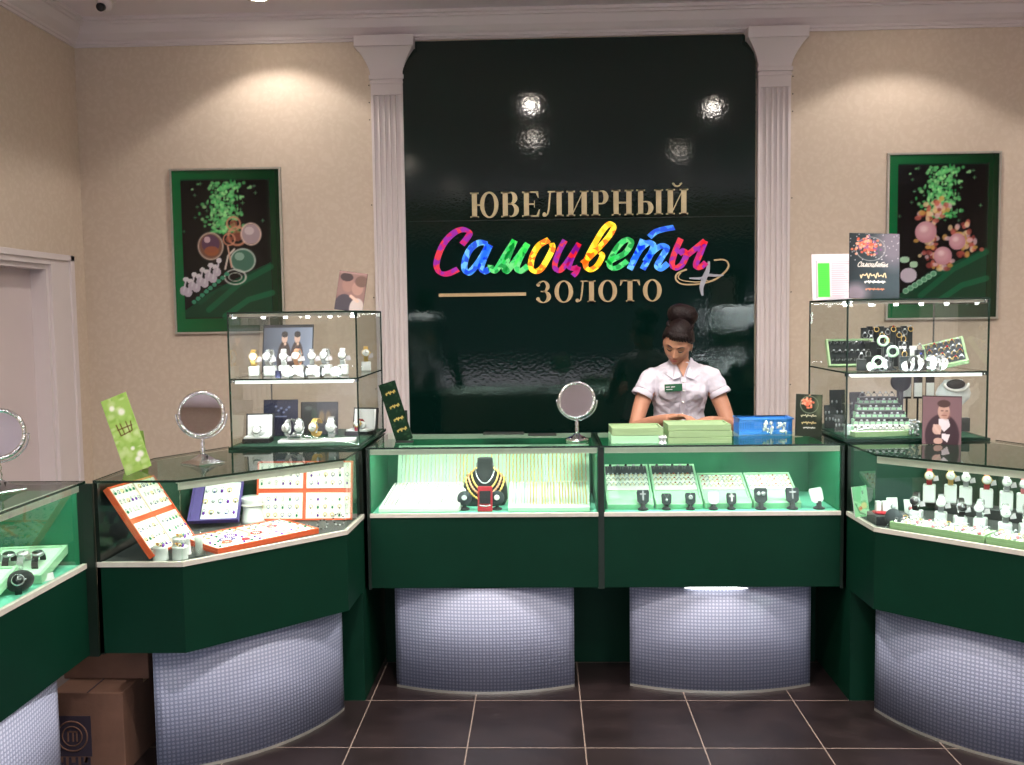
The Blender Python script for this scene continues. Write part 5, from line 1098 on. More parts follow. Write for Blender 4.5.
for k, (x, y, z_, r_) in enumerate(((1.43, 4.00, 0.04, 0.022), (1.525, 4.09, 0.08, 0.021), (1.50, 4.14, 0.125, 0.02))):
    t = thing('cuff_holder', ['largest pale mint ring holder at the front of the upper shelf', 'middle pale mint ring holder on the upper shelf', 'highest pale mint ring holder at the back'][k], 'bangle holder', (x, y, SZ), rot=(0, 0, R(-20))); b = MB(); b.torus((0, 0, z_), r_, 0.006, 24, 8, 0, RX90 @ Matrix.Rotation(R(15), 4, 'Y')); b.build('loop', 'mint_board', t)
    b = MB(); b.lathe([(0.018, 0), (0.018, 0.004), (0.004, 0.01), (0.004, max(0.012, z_ - r_))], 14); b.build('foot', 'velvet_black', t)
for k, (x, y) in enumerate(((1.655, 4.0), (1.70, 4.0), (1.60, 3.995))):
    WATCH[WK['silver']].put((x, y - 0.02, SZ + 0.038), (R(-10), 0, R(15 * k)), 'silver bracelet watch, %s of three at the front of the %s' % (ORD[k], V), None, 0.9)
for k, x in enumerate((1.60, 1.645)):
    t = thing('white_card_stand', 'small white card, %s of two among the black blocks' % ORD[k], 'display card', (x, 4.165, SZ)); b = MB(); b.obb((-0.015, 0, 0), (0.03, 0, 0), (0, 0.01, 0.1), (0, 0.003, 0)); b.build('card', 'white_leather', t)
for k, (x, y, z_, r_, m_) in enumerate(((1.465, 4.03, 0.0, 0.026, 'velvet_black'), (1.55, 3.99, 0.0, 0.022, 'white_leather'), (1.60, 4.08, 0.0, 0.03, 'post_dark'), (1.695, 4.06, 0.0, 0.026, 'white_leather'), (1.41, 4.02, 0.0, 0.02, 'white_leather'))):
    t = thing('watch_cushion', ['black bolster beside the largest mint ring holder', 'small white bolster at the front middle of the shelf below the pearl poster', 'dark green bolster among the stubby black blocks', 'white bolster before the slanting dark ring tray', 'tiny white bolster before the steep black ring tray'][k], 'watch cushion', (x, y, SZ)); b = MB(); b.ell((0, 0, r_), (r_ * 1.1, r_ * 0.8, r_), 18, 12); b.build('cushion', m_, t)
    b = MB(); b.lathe([(r_ * 1.03, -0.007), (r_ * 1.03, 0.007)], 20, T=Matrix.Translation((0, 0, r_)) @ Matrix.Rotation(R(90), 4, 'Y'), sy=0.86, cap=False); b.build('band', 'silver' if k % 2 == 0 else 'black', t)
# lower shelf: stepped ring display
t = thing('stepped_display', 'mint stepped display with five rising rows of rings on the lower shelf', 'stepped display', (1.50, 4.02, LZ), rot=(0, 0, R(-4)))
b = MB(); steps = []
for k in range(5):
    y0_, z1_ = 0.07 + k * 0.058, 0.03 + k * 0.026; x0_, x1_ = -0.145 + k * 0.022, 0.115
    b.box(x0_, x1_, y0_, y0_ + 0.056, 0, z1_); steps.append((x0_, x1_, y0_, z1_))
b.build('steps', 'mint', t, bevel=0.002)
for k, (x0_, x1_, y0_, z1_) in enumerate(steps):
    b = MB(); b.box(x0_ + 0.006, x1_ - 0.006, y0_ - 0.002, y0_ + 0.046, z1_ - 0.009, z1_ + 0.006); b.build('ring_pad', 'velvet_black' if k else 'white_foam', t)
    n = 10 - k
    for j in range(n):
        p = on(t, x0_ + 0.02 + j * (x1_ - x0_ - 0.04) / (n - 1), y0_ + 0.028, z1_ + 0.008); i = 0 if (j + k) % 3 else 3
        RING[i].put(p, (0, 0, R(-4)), '%s, %s on step %s of the stepped display' % (RDESC[i], ORD[j], ['one', 'two', 'three', 'four', 'five'][k]), '%ss on step %s' % (RDESC[i], ['one', 'two', 'three', 'four', 'five'][k]), 1.35)
t2 = mini_tray('flat tray before the steps', 'flat green-edged ring tray, at the front of the lower shelf before the steps', 0.25, 0.075, (1.455, 3.995, LZ), (0, 0, R(8)), 2, 8, (0, 3), 1.4, 'tray_green', 'white_foam')
t = thing('round_box', 'black round box standing on edge behind the stepped display', 'box', (1.675, 4.40, LZ + 0.205), rot=(0, 0, 0)); b = MB(); b.lathe([(0.04, 0), (0.045, 0.004), (0.045, 0.02), (0.04, 0.024)], 28, T=RX90 @ Matrix.Translation((0, 0, 0))); b.build('box', 'black', t)
b = MB(); b.box(-0.01, 0.01, -0.02, 0.01, -0.205, -0.04); b.build('post', 'black', t)
for k, px in enumerate((907, 918, 930)):
    t = thing('earring_card', 'black-topped white earring card, %s of three hung behind the steps' % ORD[k], 'earring card', (atx(px, 392, 4.44), 4.44, LZ), group='earring cards behind the steps'); b = MB(); b.box(-0.02, 0.02, 0, 0.004, 0.12, 0.24); b.box(-0.004, 0.004, 0, 0.004, 0, 0.12); b.build('card', 'black', t)
    b = MB(); b.box(-0.018, 0.018, -0.002, 0.0, 0.13, 0.195); b.build('white_field', 'white_leather', t)
t = thing('necklace_bust', 'white neck bust wearing pearls at the top of the lower shelf behind the portrait card', 'jewellery bust', (1.844, 4.22, LZ))
b = MB(); rings = []
for z, wx, wy in ((0, 0.03, 0.02), (0.10, 0.03, 0.02), (0.14, 0.072, 0.028), (0.165, 0.078, 0.03), (0.19, 0.068, 0.028), (0.215, 0.045, 0.024), (0.225, 0.04, 0.02)):
    rings.append([(wx * math.cos(a), wy * math.sin(a), z) for a in [2 * math.pi * i / 28 for i in range(28)]])
b.loft(rings); b.build('bust_form', 'white_leather', t)
b = MB(); b.ell((0, -0.026, 0.206), (0.042, 0.010, 0.022), 20, 10); b.build('neck_hole_dark', 'black', t)  # black oval stands in for the shaded hole in the bust
t = thing('pearl_necklace', 'string of white pearls round the white neck bust', 'necklace', (1.844, 4.22, LZ)); b = MB()
for i in range(25): a = math.pi * (i / 24.) ; b.ell((-0.052 * math.cos(a), -0.030 - 0.008 * math.sin(a), 0.205 - 0.028 * math.sin(a)), (0.0072, 0.0072, 0.0072), 8, 6)
b.build('pearls', 'pearl', t)
# black slanted stands with silver crosses seen through the side glass
for k, (px, py, Y, h_, w_) in enumerate(((828, 425, 4.30, 0.105, 0.055), (838, 410, 4.36, 0.17, 0.075), (858, 412, 4.34, 0.16, 0.075), (838, 425, 4.16, 0.075, 0.05))):
    x = max(1.325, atx(px, py, Y)); t = thing('pendant_easel', ['small black pendant easel closest to the pilaster on the lower shelf', 'tall black pendant easel against the pilaster-side glass', 'wide black pendant easel beside the steps', 'little black pendant easel in front of the tall one'][k], 'pendant stand', (x, Y, LZ), rot=(0, 0, R(8)), group='black pendant easels')
    b = MB(); b.obb((-w_ / 2, 0, 0), (w_, 0, 0), (0.01, 0.03, h_), (0, 0.005, -0.001)); b.build('face', 'black', t, bevel=0.001)
    b = MB()
    for q in range(5): b.ell((-w_ * 0.3 + (q % 3) * w_ * 0.3, 0.03 * (0.4 + 0.25 * (q // 3)) - 0.004, h_ * (0.4 + 0.28 * (q // 3))), (0.005, 0.003, 0.008), 8, 6)
    b.build('silver_charms', 'silver', t)
t = thing('glass_vase', 'clear glass trinket block at the pilaster-side corner of the lower shelf', 'glass block', (1.318, 4.04, LZ)); b = MB(); b.box(-0.018, 0.018, -0.02, 0.02, 0, 0.14); b.build('block', 'plastic_clear', t, bevel=0.003); b = MB(); b.box(-0.012, 0.012, -0.014, 0.014, 0.004, 0.05); b.build('filling', 'gem_clear', t)
t = thing('tinsel_ornament', 'small silver ornament beside the portrait card on the lower shelf', 'ornament', (1.582, 3.99, LZ)); b = MB()
for i in range(16): b.ell((0.016 * math.cos(i * 2.4), 0.01 * math.sin(i * 2.4), 0.008 + i * 0.0042), (0.008, 0.008, 0.006), 8, 6)
b.build('beads', 'silver', t)
t = thing('small_box', 'small dark box behind the portrait card at the free end', 'box', (1.864, 4.15, LZ)); b = MB(); b.box(-0.02, 0.02, -0.015, 0.015, 0, 0.06); b.build('box', 'velvet_black', t, bevel=0.002)
# portrait card, brochure, price sheet
c = Canvas(60, 76, (112, 86, 92)); c.rect(0, 0, 59, 1, (60, 44, 48)); c.ell(30, 62, 26, 34, (54, 36, 44)); c.ell(32, 24, 9, 13, (178, 142, 130)); c.ell(32, 12, 10, 6, (70, 50, 48)); c.poly([(25, 36), (39, 36), (42, 46), (33, 56), (24, 46)], (206, 196, 204)); c.ell(36, 30, 6, 7, (150, 112, 102), 0.5, 0.6); c.line([(28, 23), (31, 23)], 1.4, (60, 40, 40)); c.line([(35, 23), (38, 23)], 1.4, (60, 40, 40)); c.line([(29, 30), (36, 30)], 1.2, (120, 70, 66)); c.ell(22, 52, 7, 8, (190, 156, 146)); c.line([(18, 46), (26, 58)], 4, (198, 166, 156)); c.ell(24, 70, 7, 5, (186, 150, 140)); c.poly([(30, 58), (42, 60), (38, 72), (30, 66)], (216, 204, 212))
photo_card('photo_card', 'portrait card of a man in a dark jacket standing before the far cabinet', c, 0.158, 0.198, (1.637, 3.845, ZT + 0.001), 0, -5, 2)
def script_print(cnv, x, y, w_, col, wd=1.5):
    k_ = w_ / 1.62
    for m_, _, strokes in lets:
        for s_ in strokes: cnv.line([(x + (p[0] + 0.638) * k_, y - (p[1] - 1.87) * k_) for p in smooth_path(s_, 3)], wd, col)
def serif_print(cnv, x, y, h_, word, col, sx=1.0):
    for ch in word:
        P, adv = serif_letter(ch)
        for p in P: cnv.poly([(x + q[0] * h_ * sx, y - q[1] * h_) for q in p], col)
        x += (adv + 0.1) * h_ * sx
    return x
c = Canvas(110, 144, (58, 66, 70)); rs = np.random.RandomState(8)
c.a[:] = c.a * (0.75 + 0.6 * (c.X / 110) * (1 - c.Y / 200))[..., None]; c.ell(96, 24, 34, 46, (130, 118, 130), 0.9, 0.7); c.ell(14, 132, 26, 22, (140, 120, 130), 0.9, 0.6); c.ring(46, 34, 32, 26, 0.06, (150, 150, 150), 0.8)
for k in range(120): x, y = 40 + rs.randn() * 11, 26 + rs.randn() * 8; c.ell(x, y, 3, 2.6, [(220, 120, 90), (206, 92, 70), (236, 160, 130), (120, 80, 120)][k % 4], 0.6, 0.8)
for k in range(60): c.ell(rs.rand() * 110, rs.rand() * 60, 1.3, 1.3, (206, 200, 206), 0.7, 0.6)
def squiggle(c, x0, y0, w_, amp, col, wd=1.6, n=9):
    pts = [(x0 + w_ * i / (n * 4), y0 + amp * math.sin(i * 1.6) * (0.5 + 0.5 * math.cos(i * 0.7))) for i in range(n * 4 + 1)]; c.line(pts, wd, col)
script_print(c, 18, 74, 66, (216, 206, 196)); squiggle(c, 24, 92, 56, 7, (216, 190, 150), 2.0, 7); squiggle(c, 34, 106, 44, 3, (226, 220, 210), 2, 10); squiggle(c, 36, 122, 40, 2.5, (190, 120, 90), 1.4, 10)
bro = c
photo_card('brochure', 'large dark brochure with gold script standing on top of the far cabinet', c, 0.212, 0.282, (1.427, 4.05, 1.683), 0, -7, 2, 'brochure', 'black', 'print_gloss')
c = Canvas(60, 72, (222, 210, 220)); c.rect(9, 14, 26, 66, (80, 214, 70))
for k in range(16):
    y = 15 + k * 3.3; c.line([(30, y), (56 - (k * 7) % 9, y)], 0.9, (180, 130, 150), 0.7); c.line([(11, y), (24, y)], 0.8, (50, 170, 60), 0.6)
c.rect(6, 10, 7, 68, (170, 160, 175)); c.line([(6, 12), (56, 12)], 0.8, (170, 150, 165), 0.7)
photo_card('price_sheet', 'white printed price sheet with a bright green column on top of the far cabinet', c, 0.175, 0.208, (1.320, 4.28, 1.683), 0, -6, 0, 'price sheet', 'paper')
# ------------------------------------------------------------------ things on the counter tops 
TZ = ZT + 0.001
def mirror(lab, loc, rz, tilt, s=1.0, kind='star'):
    t = thing('table_mirror', lab, 'mirror', loc, rot=(0, 0, rz), group='round chrome table mirrors'); t.scale = (s, s, s)
    b = MB()
    if kind == 'star':
        rings = []
        for (rad, z) in ((0.078, 0.0), (0.078, 0.004), (0.045, 0.014), (0.02, 0.028), (0.012, 0.034)):
            rings.append([((rad * (1.0 if k % 2 == 0 else 0.62 if rad > 0.03 else 0.9)) * math.cos(k * math.pi / 4), (rad * (1.0 if k % 2 == 0 else 0.62 if rad > 0.03 else 0.9)) * math.sin(k * math.pi / 4), z) for k in range(8)])
        b.loft(rings, smooth=False); b.build('base', 'chrome', t)
    else: b.lathe([(0.05, 0), (0.052, 0.006), (0.04, 0.014), (0.02, 0.022), (0.012, 0.032)], 32); b.build('base', 'chrome', t)
    b = MB(); b.lathe([(0.011, 0.03), (0.007, 0.04), (0.010, 0.052), (0.006, 0.062), (0.009, 0.074), (0.005, 0.088), (0.005, 0.1)], 16); b.build('stem', 'chrome', t)
    zc = 0.182
    b = MB(); b.torus((0, 0.004, zc), 0.09, 0.0035, 40, 8, 0, Matrix.Rotation(R(90), 4, 'X'), 180, 360); b.build('yoke', 'chrome', t)
    fr = MB(); fr.T = Matrix.Translation((0, 0, zc)) @ Matrix.Rotation(R(tilt), 4, 'X'); fr.torus((0, 0, 0), 0.078, 0.007, 48, 10, 0, RX90)
    for k in range(24): a = k * math.pi / 12; fr.ell((0.078 * math.cos(a), -0.005, 0.078 * math.sin(a)), (0.006, 0.005, 0.006), 8, 6)
    f_ = fr.build('mirror_frame', 'chrome', t)
    g = MB(); g.T = Matrix.Translation((0, 0, zc)) @ Matrix.Rotation(R(tilt), 4, 'X'); g.lathe([(0.076, -0.003), (0.076, 0.002)], 48, 0, RX90, smooth=False); g.build('mirror_glass', 'mirror', f_)
    return t
mirror('round chrome table mirror on a star-shaped foot on the corner counter', (-1.304, 3.50, TZ), R(10), -11, 1.05)
mirror('round chrome table mirror on the counter in front of the green panel', (0.151, 4.06, TZ), R(-12), -15, 0.98, 'round')
mirror('round chrome table mirror half cut off on the door-side counter', (-1.778, 2.96, TZ), R(20), -15, 1.02)
c = Canvas(40, 130, (24, 42, 30))
for k in range(40): c.ell(rs.rand() * 40, rs.rand() * 130, 4 * rs.rand() + 1, 2, (50, 70, 50), 0.8, 0.5)
for y in (22, 52, 80, 104): squiggle(c, 10, y, 22, 4, (190, 160, 90), 2, 5)
photo_card('leaflet', 'narrow dark green leaflet with gold script leaning against the cabinet of watches', c, 0.076, 0.27, (-0.614, 4.10, TZ), 0, -4, -17, 'leaflet', 'post_dark', 'print_gloss')
t = thing('plate_stand', 'small black foot plate under the narrow dark leaflet', 'card holder', (-0.611, 4.06, TZ)); b = MB(); b.box(-0.035, 0.04, -0.03, 0.02, 0, 0.004); b.build('plate', 'black', t, bevel=0.001)
c = Canvas(40, 120, (150, 186, 96))
for k in range(90): c.ell(rs.rand() * 40, rs.rand() * 120, 6 * rs.rand() + 1, 5 * rs.rand() + 1, [(170, 204, 120), (120, 164, 70), (206, 220, 170)][k % 3], 0.9, 0.5)
for (x, y, r_) in ((12, 16, 4), (24, 26, 5), (30, 96, 5), (24, 102, 4), (22, 84, 3)): c.ell(x, y, r_, r_, (236, 236, 230), 0.7, 0.9)
c.line([(10, 42), (12, 60), (30, 58), (32, 44)], 1.6, (90, 60, 40)); c.line([(10, 50), (32, 50)], 1.6, (90, 60, 40)); c.line([(16, 42), (18, 60)], 1.4, (90, 60, 40)); c.line([(25, 42), (26, 60)], 1.4, (90, 60, 40))
photo_card('leaflet', 'narrow lime green leaflet leaning over at the free end of the corner counter', c, 0.10, 0.29, (-1.483, 3.34, TZ), R(0), -8, -21, 'leaflet', 'brochure_lime', 'print_gloss')
c2 = Canvas(60, 84, (40, 44, 36)); c2.a[:] = bro.a[::2, ::2][:72, :55].mean(axis=(0, 1)) * 0 + c2.a
for k in range(60): x, y = 26 + rs.randn() * 6, 16 + rs.randn() * 5; c2.ell(x, y, 2.4, 2, [(220, 120, 90), (206, 92, 70), (236, 160, 130)][k % 3], 0.6, 0.8)
c2.ring(30, 20, 20, 17, 0.08, (130, 140, 120), 0.8); c2.ell(52, 20, 10, 26, (100, 106, 84), 0.9, 0.6); squiggle(c2, 12, 42, 34, 3, (200, 190, 160), 1.4, 6); squiggle(c2, 14, 56, 32, 3, (206, 180, 130), 1.4, 6); squiggle(c2, 18, 66, 26, 1.6, (216, 210, 200), 1.4, 6)
photo_card('brochure', 'small dark brochure with gold script standing beside the blue basket', c2, 0.115, 0.185, (1.176, 4.13, TZ), 0, -7, 3, 'brochure', 'post_dark', 'print_gloss')
for k, (x0, x1, n, yy, hh, nm) in enumerate(((0.292, 0.512, 2, 3.945, 0.034, 'stack of two by the table mirror'), (0.531, 0.800, 3, 3.93, 0.027, 'taller stack before the saleswoman'))):
    for j in range(n):
        pos = 'lowest' if j == 0 else 'topmost' if j == n - 1 else 'middle'
        tray('jewellery_tray', 'pale green tray, %s in the %s' % (pos, nm), x1 - x0 - 0.002 * j, 0.17, hh - 0.002, 'tray_green' if (k or j) else 'mint', 'tray_green', ((x0 + x1) / 2 + 0.003 * (j % 2), yy + 0.004 * j, TZ + j * hh), (0, 0, R(0.8 * (j % 2))), 'stacked pale green trays', wall=0.008)
for k in range(4):
    t = thing('crystal_stand', 'small clear crystal holder, %s of four between the tray stacks' % ORD[k], 'crystal holder', (0.532 - 0.028 + 0.014 * (k % 2) - 0.002, 3.955 + 0.03 * (k // 2) - 0.02, TZ), group='clear crystal holders'); b = MB(); b.lathe([(0.012, 0), (0.006, 0.012), (0.012, 0.026), (0.008, 0.034)], 8, smooth=False); b.build('crystal', 'gem_clear', t)
# blue basket: perforated side walls
t = thing('plastic_basket', 'small blue perforated plastic basket on the counter beside the tray stacks', 'basket', (1.007, 4.2, TZ))
w_, d_, h_ = 0.235, 0.12, 0.074
b = MB(); b.box(-w_ / 2 + 0.01, w_ / 2 - 0.01, 0.005, d_ - 0.005, 0, 0.004); b.build('bottom', 'blue_plastic', t)
for nm, (ax, ay, bx_, by_) in (('front', (-w_ / 2, 0, w_ / 2, 0)), ('back', (-w_ / 2, d_, w_ / 2, d_)), ('end', (-w_ / 2, 0, -w_ / 2, d_)), ('end', (w_ / 2, 0, w_ / 2, d_))):
    b = MB(); L_ = math.hypot(bx_ - ax, by_ - ay); dv = Vector((bx_ - ax, by_ - ay, 0)) / L_; nv = Vector((-dv.y, dv.x, 0)) * 0.003; n = int(L_ / 0.011)
    for z0_, z1_ in ((0, 0.014), (h_ - 0.02, h_)): b.obb((ax, ay, z0_), dv * L_, (0, 0, z1_ - z0_), nv)
    for q in range(1, 5): zz = 0.014 + q * 0.0085; b.obb((ax, ay, zz), dv * L_, (0, 0, 0.003), nv)
    for i in range(n + 1): b.obb(Vector((ax, ay, 0.014)) + dv * (L_ - 0.0035) * i / n, dv * 0.0035, (0, 0, h_ - 0.034), nv)
    b.build('side_wall', 'blue_plastic', t)
b = MB(); e = 0.006
for bb in ((-w_ / 2 - e, w_ / 2 + e, -e, 0.0), (-w_ / 2 - e, w_ / 2 + e, d_, d_ + e), (-w_ / 2 - e, -w_ / 2, -e, d_), (w_ / 2, w_ / 2 + e, -e, d_)): b.box(bb[0], bb[1], bb[2], bb[3], h_ - 0.006, h_)
b.build('rim', 'blue_plastic', t)
for k in range(2):
    t = thing('plastic_bag', 'crumpled clear bag of silver jewellery before the blue basket, %s one' % ('the inner' if k == 0 else 'the outer'), 'bag', (atx(769 + 14 * k, 436, 4.13), 4.14, TZ)); rk = random.Random(k); b = MB()
    for i in range(14): b.ell((rk.uniform(-0.018, 0.018), rk.uniform(-0.01, 0.01), rk.uniform(0.012, 0.06)), (rk.uniform(.004, .009), .006, rk.uniform(.005, .012)), 6, 5)
    b.build('silver_pieces', 'gem_clear', t)
    b = MB(); rings = []
    for q in range(7):
        z = q * 0.013; r_ = (0.026, 0.029, 0.03, 0.028, 0.026, 0.023, 0.025)[q]; rings.append([(r_ * math.cos(a) * (1 + 0.12 * math.sin(5 * a + q)), 0.6 * r_ * math.sin(a), z) for a in [2 * math.pi * i / 20 for i in range(20)]])
    b.loft(rings, smooth=False, cap=False); b.build('film', 'plastic_clear', t)
for k, (px, Y, w_, d_) in enumerate(((512, 4.28, 0.19, 0.06), (540, 4.22, 0.13, 0.06))):
    t = thing('black_pad', ['long thin black pad on the rear edge of the chain counter top', 'shorter thin black pad beside the long one near the table mirror'][k], 'display pad', (atx(px, 434, Y) - (0.04 if k == 0 else -0.01), Y, TZ)); b = MB(); b.box(-w_ / 2, w_ / 2, 0, d_, 0, 0.006); b.build('pad', 'black', t, bevel=0.002)
# cardboard boxes under the door-side corner
def carton(lab, x0, x1, y0, y1, z0, z1, mark, rz=0):
    t = thing('cardboard_box', lab, 'box', ((x0 + x1) / 2, y0, z0), rz=rz); w_ = (x1 - x0) / 2; d_ = y1 - y0; h_ = z1 - z0
    b = MB(); b.box(-w_, w_, 0, d_, 0, h_); b.build('carton', 'cardboard', t, bevel=0.003)
    b = MB(); b.box(-w_ - 0.001, w_ + 0.001, d_ / 2 - 0.03, d_ / 2 + 0.03, h_ - 0.03, h_ + 0.001); b.build('tape', 'cardboard_tape', t)
    b = MB(); b.box(-0.0, 0.004, 0.001, d_, h_, h_ + 0.002); b.build('flap_seam', 'box_ink', t)
    if mark:
        b = MB(); yy0, yy1 = -0.0012, 0.0
        sq = (-w_, -w_ + 0.14, h_ - 0.235, h_ - 0.085)
        b.box(sq[0] + 0.002, sq[1], yy0, yy1, sq[2], sq[3]); mk = b.build('printed_mark', 'box_ink', t)
        b = MB(); cx_, cz_ = sq[0] + 0.07, (sq[2] + sq[3]) / 2
        b.torus((cx_ + 0.0, -0.0018, cz_), 0.055, 0.003, 32, 5, 0, RX90); b.torus((cx_, -0.0018, cz_), 0.036, 0.0025, 28, 5, 0, RX90)
        for dx in (-0.018, 0.0, 0.014): b.box(cx_ + dx, cx_ + dx + 0.006, -0.0022, -0.0014, cz_ - 0.02, cz_ + 0.02)
        b.box(cx_ - 0.018, cx_ + 0.02, -0.0022, -0.0014, cz_ + 0.014, cz_ + 0.02); b.build('ring_emblem', 'cardboard', mk)
        b = MB(); z_ = 0.012; x_ = -w_ + 0.008
        for gl in ((0, 1), (0, 2), (0, 3)): 
            b.xz([(x_, z_), (x_ + 0.01, z_), (x_ + 0.028, z_ + 0.05), (x_ + 0.018, z_ + 0.05)], 0.0, 0.0012) if gl[1] == 3 else None
            b.box(x_, x_ + 0.01, yy0, yy1, z_, z_ + 0.05); b.box(x_ + 0.025, x_ + 0.035, yy0, yy1, z_, z_ + 0.05); b.box(x_ + 0.01, x_ + 0.025, yy0, yy1, z_ + 0.02, z_ + 0.03); x_ += 0.045
        b.build('printed_letters', 'box_ink', t)
    return t
carton('brown cardboard box with dark printed emblem under the counter bend, lower one', -1.775, -1.515, 3.20, 3.60, 0.0, 0.30, True)
carton('plain brown cardboard box stacked on the printed one under the counter', -1.79, -1.47, 3.32, 3.62, 0.304, 0.46, False)
# ------------------------------------------------------------------ the saleswoman
PO = Vector((0.70, 4.80, 0.0))
woman = thing('person', 'saleswoman in a white short-sleeved shirt looking down behind the tray stacks', 'person', PO)
def remesh(b, name, matname, parent, vox, smooth_it=3, detail=None):
    o = b.build(name, matname, parent)
    m = o.modifiers.new('r', 'REMESH'); m.mode = 'VOXEL'; m.voxel_size = vox; m.use_smooth_shade = True
    if smooth_it: sm = o.modifiers.new('s', 'SMOOTH'); sm.iterations = smooth_it; sm.factor = 0.5
    dg = bpy.context.evaluated_depsgraph_get(); me = bpy.data.meshes.new_from_object(o.evaluated_get(dg))
    o.modifiers.clear(); o.data = me
    for p in me.polygons: p.use_smooth = True
    return o
def ring3(c, rx, ry, n=28, tilt=0.0, p=2.0):
    out = []
    for k in range(n):
        a = 2 * math.pi * k / n; ca, sa = math.cos(a), math.sin(a)
        x = rx * abs(ca) ** (2 / p) * (1 if ca > 0 else -1); y = ry * abs(sa) ** (2 / p) * (1 if sa > 0 else -1)
        out.append((c[0] + x, c[1] + y, c[2] + tilt * y))
    return out
def limb(b, pts, rs, n=18):
    P = [Vector(p) for p in pts]; out = []; R_ = []
    for i in range(len(P) - 1):
        for k in range(8):
            t = k / 8.; p0 = P[max(0, i - 1)]; p1 = P[i]; p2 = P[i + 1]; p3 = P[min(len(P) - 1, i + 2)]
            out.append(0.5 * (2 * p1 + (p2 - p0) * t + (2 * p0 - 5 * p1 + 4 * p2 - p3) * t * t + (3 * p1 - p0 - 3 * p2 + p3) * t ** 3)); R_.append(rs[i] * (1 - t) + rs[i + 1] * t)
    out.append(P[-1]); R_.append(rs[-1]); b.tube(out, R_, n); b.ell(out[-1], (R_[-1],) * 3, 14, 10); b.ell(out[0], (R_[0],) * 3, 14, 10)
W0 = lambda x, y, z: Vector((x, y, z)) - PO
def WS(x, y, z):          # torso and shirt: upright, shoulders drawn in a little
    t_ = max(0.0, min(1.0, (z - 0.93) / 0.12)); return Vector((0.713 + (x - 0.713) * (1 - 0.06 * t_), y, z + 0.062 * t_)) - PO
def WR(c, rx, ry, n=28): return [tuple(WS(*p)) for p in ring3(c, rx, ry, n)]
# head frame: turned a little to the door side and bowed
HC = W0(0.690, 4.735, 1.486)
HM = Matrix.Translation(HC) @ Matrix.Rotation(R(-20), 4, 'Z') @ Matrix.Rotation(R(27), 4, 'X') @ Matrix.Rotation(R(11), 4, 'Y')
def head_mesh(b):
    n, m = 72, 56; vs = []; fs = []
    for j in range(m + 1):
        ph = math.pi * j / m
        for k in range(n):
            a = 2 * math.pi * k / n
            x, y, z = math.sin(ph) * math.sin(a), -math.sin(ph) * math.cos(a), math.cos(ph)
            fx, fy, fz = 0.070, 0.088, 0.112
            if z < 0:
                jaw = 1 - 0.36 * (-z) ** 1.6; x *= jaw; 
                if y > 0: y *= 1 - 0.25 * (-z)
            X_, Y_, Z_ = x * fx, y * fy, z * fz
            if y < 0:
                f = -y; Y_ = -0.088 * (f ** 0.8) * (1 if z > -0.2 else 1)
                g = lambda cx, cz, sx, sz: math.exp(-((X_ - cx) / sx) ** 2 - ((Z_ - cz) / sz) ** 2)
                Y_ += 0.010 * (g(-0.028, -0.002, 0.014, 0.011) + g(0.028, -0.002, 0.014, 0.011))   # eye sockets
                Y_ -= 0.005 * (g(-0.028, -0.002, 0.010, 0.007) + g(0.028, -0.002, 0.010, 0.007))   # lids
                Y_ -= 0.006 * (g(-0.026, 0.018, 0.018, 0.007) + g(0.026, 0.018, 0.018, 0.007))     # brow ridge
                Y_ -= 0.021 * g(0, -0.036, 0.010, 0.011) + 0.013 * g(0, -0.018, 0.007, 0.018) + 0.006 * g(0.011, -0.038, 0.005, 0.006) + 0.006 * g(-0.011, -0.038, 0.005, 0.006)
                Y_ -= 0.009 * g(0, -0.062, 0.018, 0.0045) + 0.009 * g(0, -0.071, 0.015, 0.0045) - 0.003 * g(0, -0.0665, 0.018, 0.002)
                Y_ -= 0.012 * g(0, -0.098, 0.018, 0.014); Y_ -= 0.005 * (g(-0.040, -0.034, 0.018, 0.016) + g(0.040, -0.034, 0.018, 0.016))
            vs.append((X_, Y_, Z_))
    for j in range(m):
        for k in range(n): k2 = (k + 1) % n; fs.append((j * n + k, j * n + k2, (j + 1) * n + k2, (j + 1) * n + k))
    b.add(vs, fs, 0, True, HM)
    for s_ in (-1, 1):
        b.ell((s_ * 0.070, 0.008, -0.012), (0.006, 0.014, 0.026), 14, 12, 0, HM @ Matrix.Rotation(R(-8), 4, 'X')); b.ell((s_ * 0.069, 0.004, -0.032), (0.005, 0.008, 0.009), 10, 8, 0, HM)
b = MB(); head_mesh(b)
b.tube([W0(0.713, 4.80, 1.30), W0(0.712, 4.795, 1.35), W0(0.705, 4.785, 1.40), W0(0.70, 4.765, 1.47)], [0.070, 0.052, 0.046, 0.052], 24)
# torso under the shirt, hips, legs
tr_ = [((0.71, 4.86, 0.80), .165, .115), ((0.71, 4.86, 0.90), .172, .12), ((0.71, 4.85, 1.0), .128, .09), ((0.71, 4.84, 1.06), .12, .085), ((0.71, 4.825, 1.14), .135, .10), ((0.712, 4.82, 1.20), .15, .105), ((0.713, 4.81, 1.25), .14, .08), ((0.713, 4.805, 1.285), .10, .055), ((0.713, 4.80, 1.32), .06, .045)]
b.loft([WR(c, rx, ry) for c, rx, ry in tr_])
for s_ in (-1, 1):
    limb(b, [W0(0.71 + s_ * 0.085, 4.86, 0.84), W0(0.71 + s_ * 0.088, 4.85, 0.47), W0(0.71 + s_ * 0.085, 4.88, 0.09)], [0.085, 0.054, 0.036])
    b.ell(W0(0.71 + s_ * 0.085, 4.83, 0.035), (0.038, 0.11, 0.034), 16, 10)
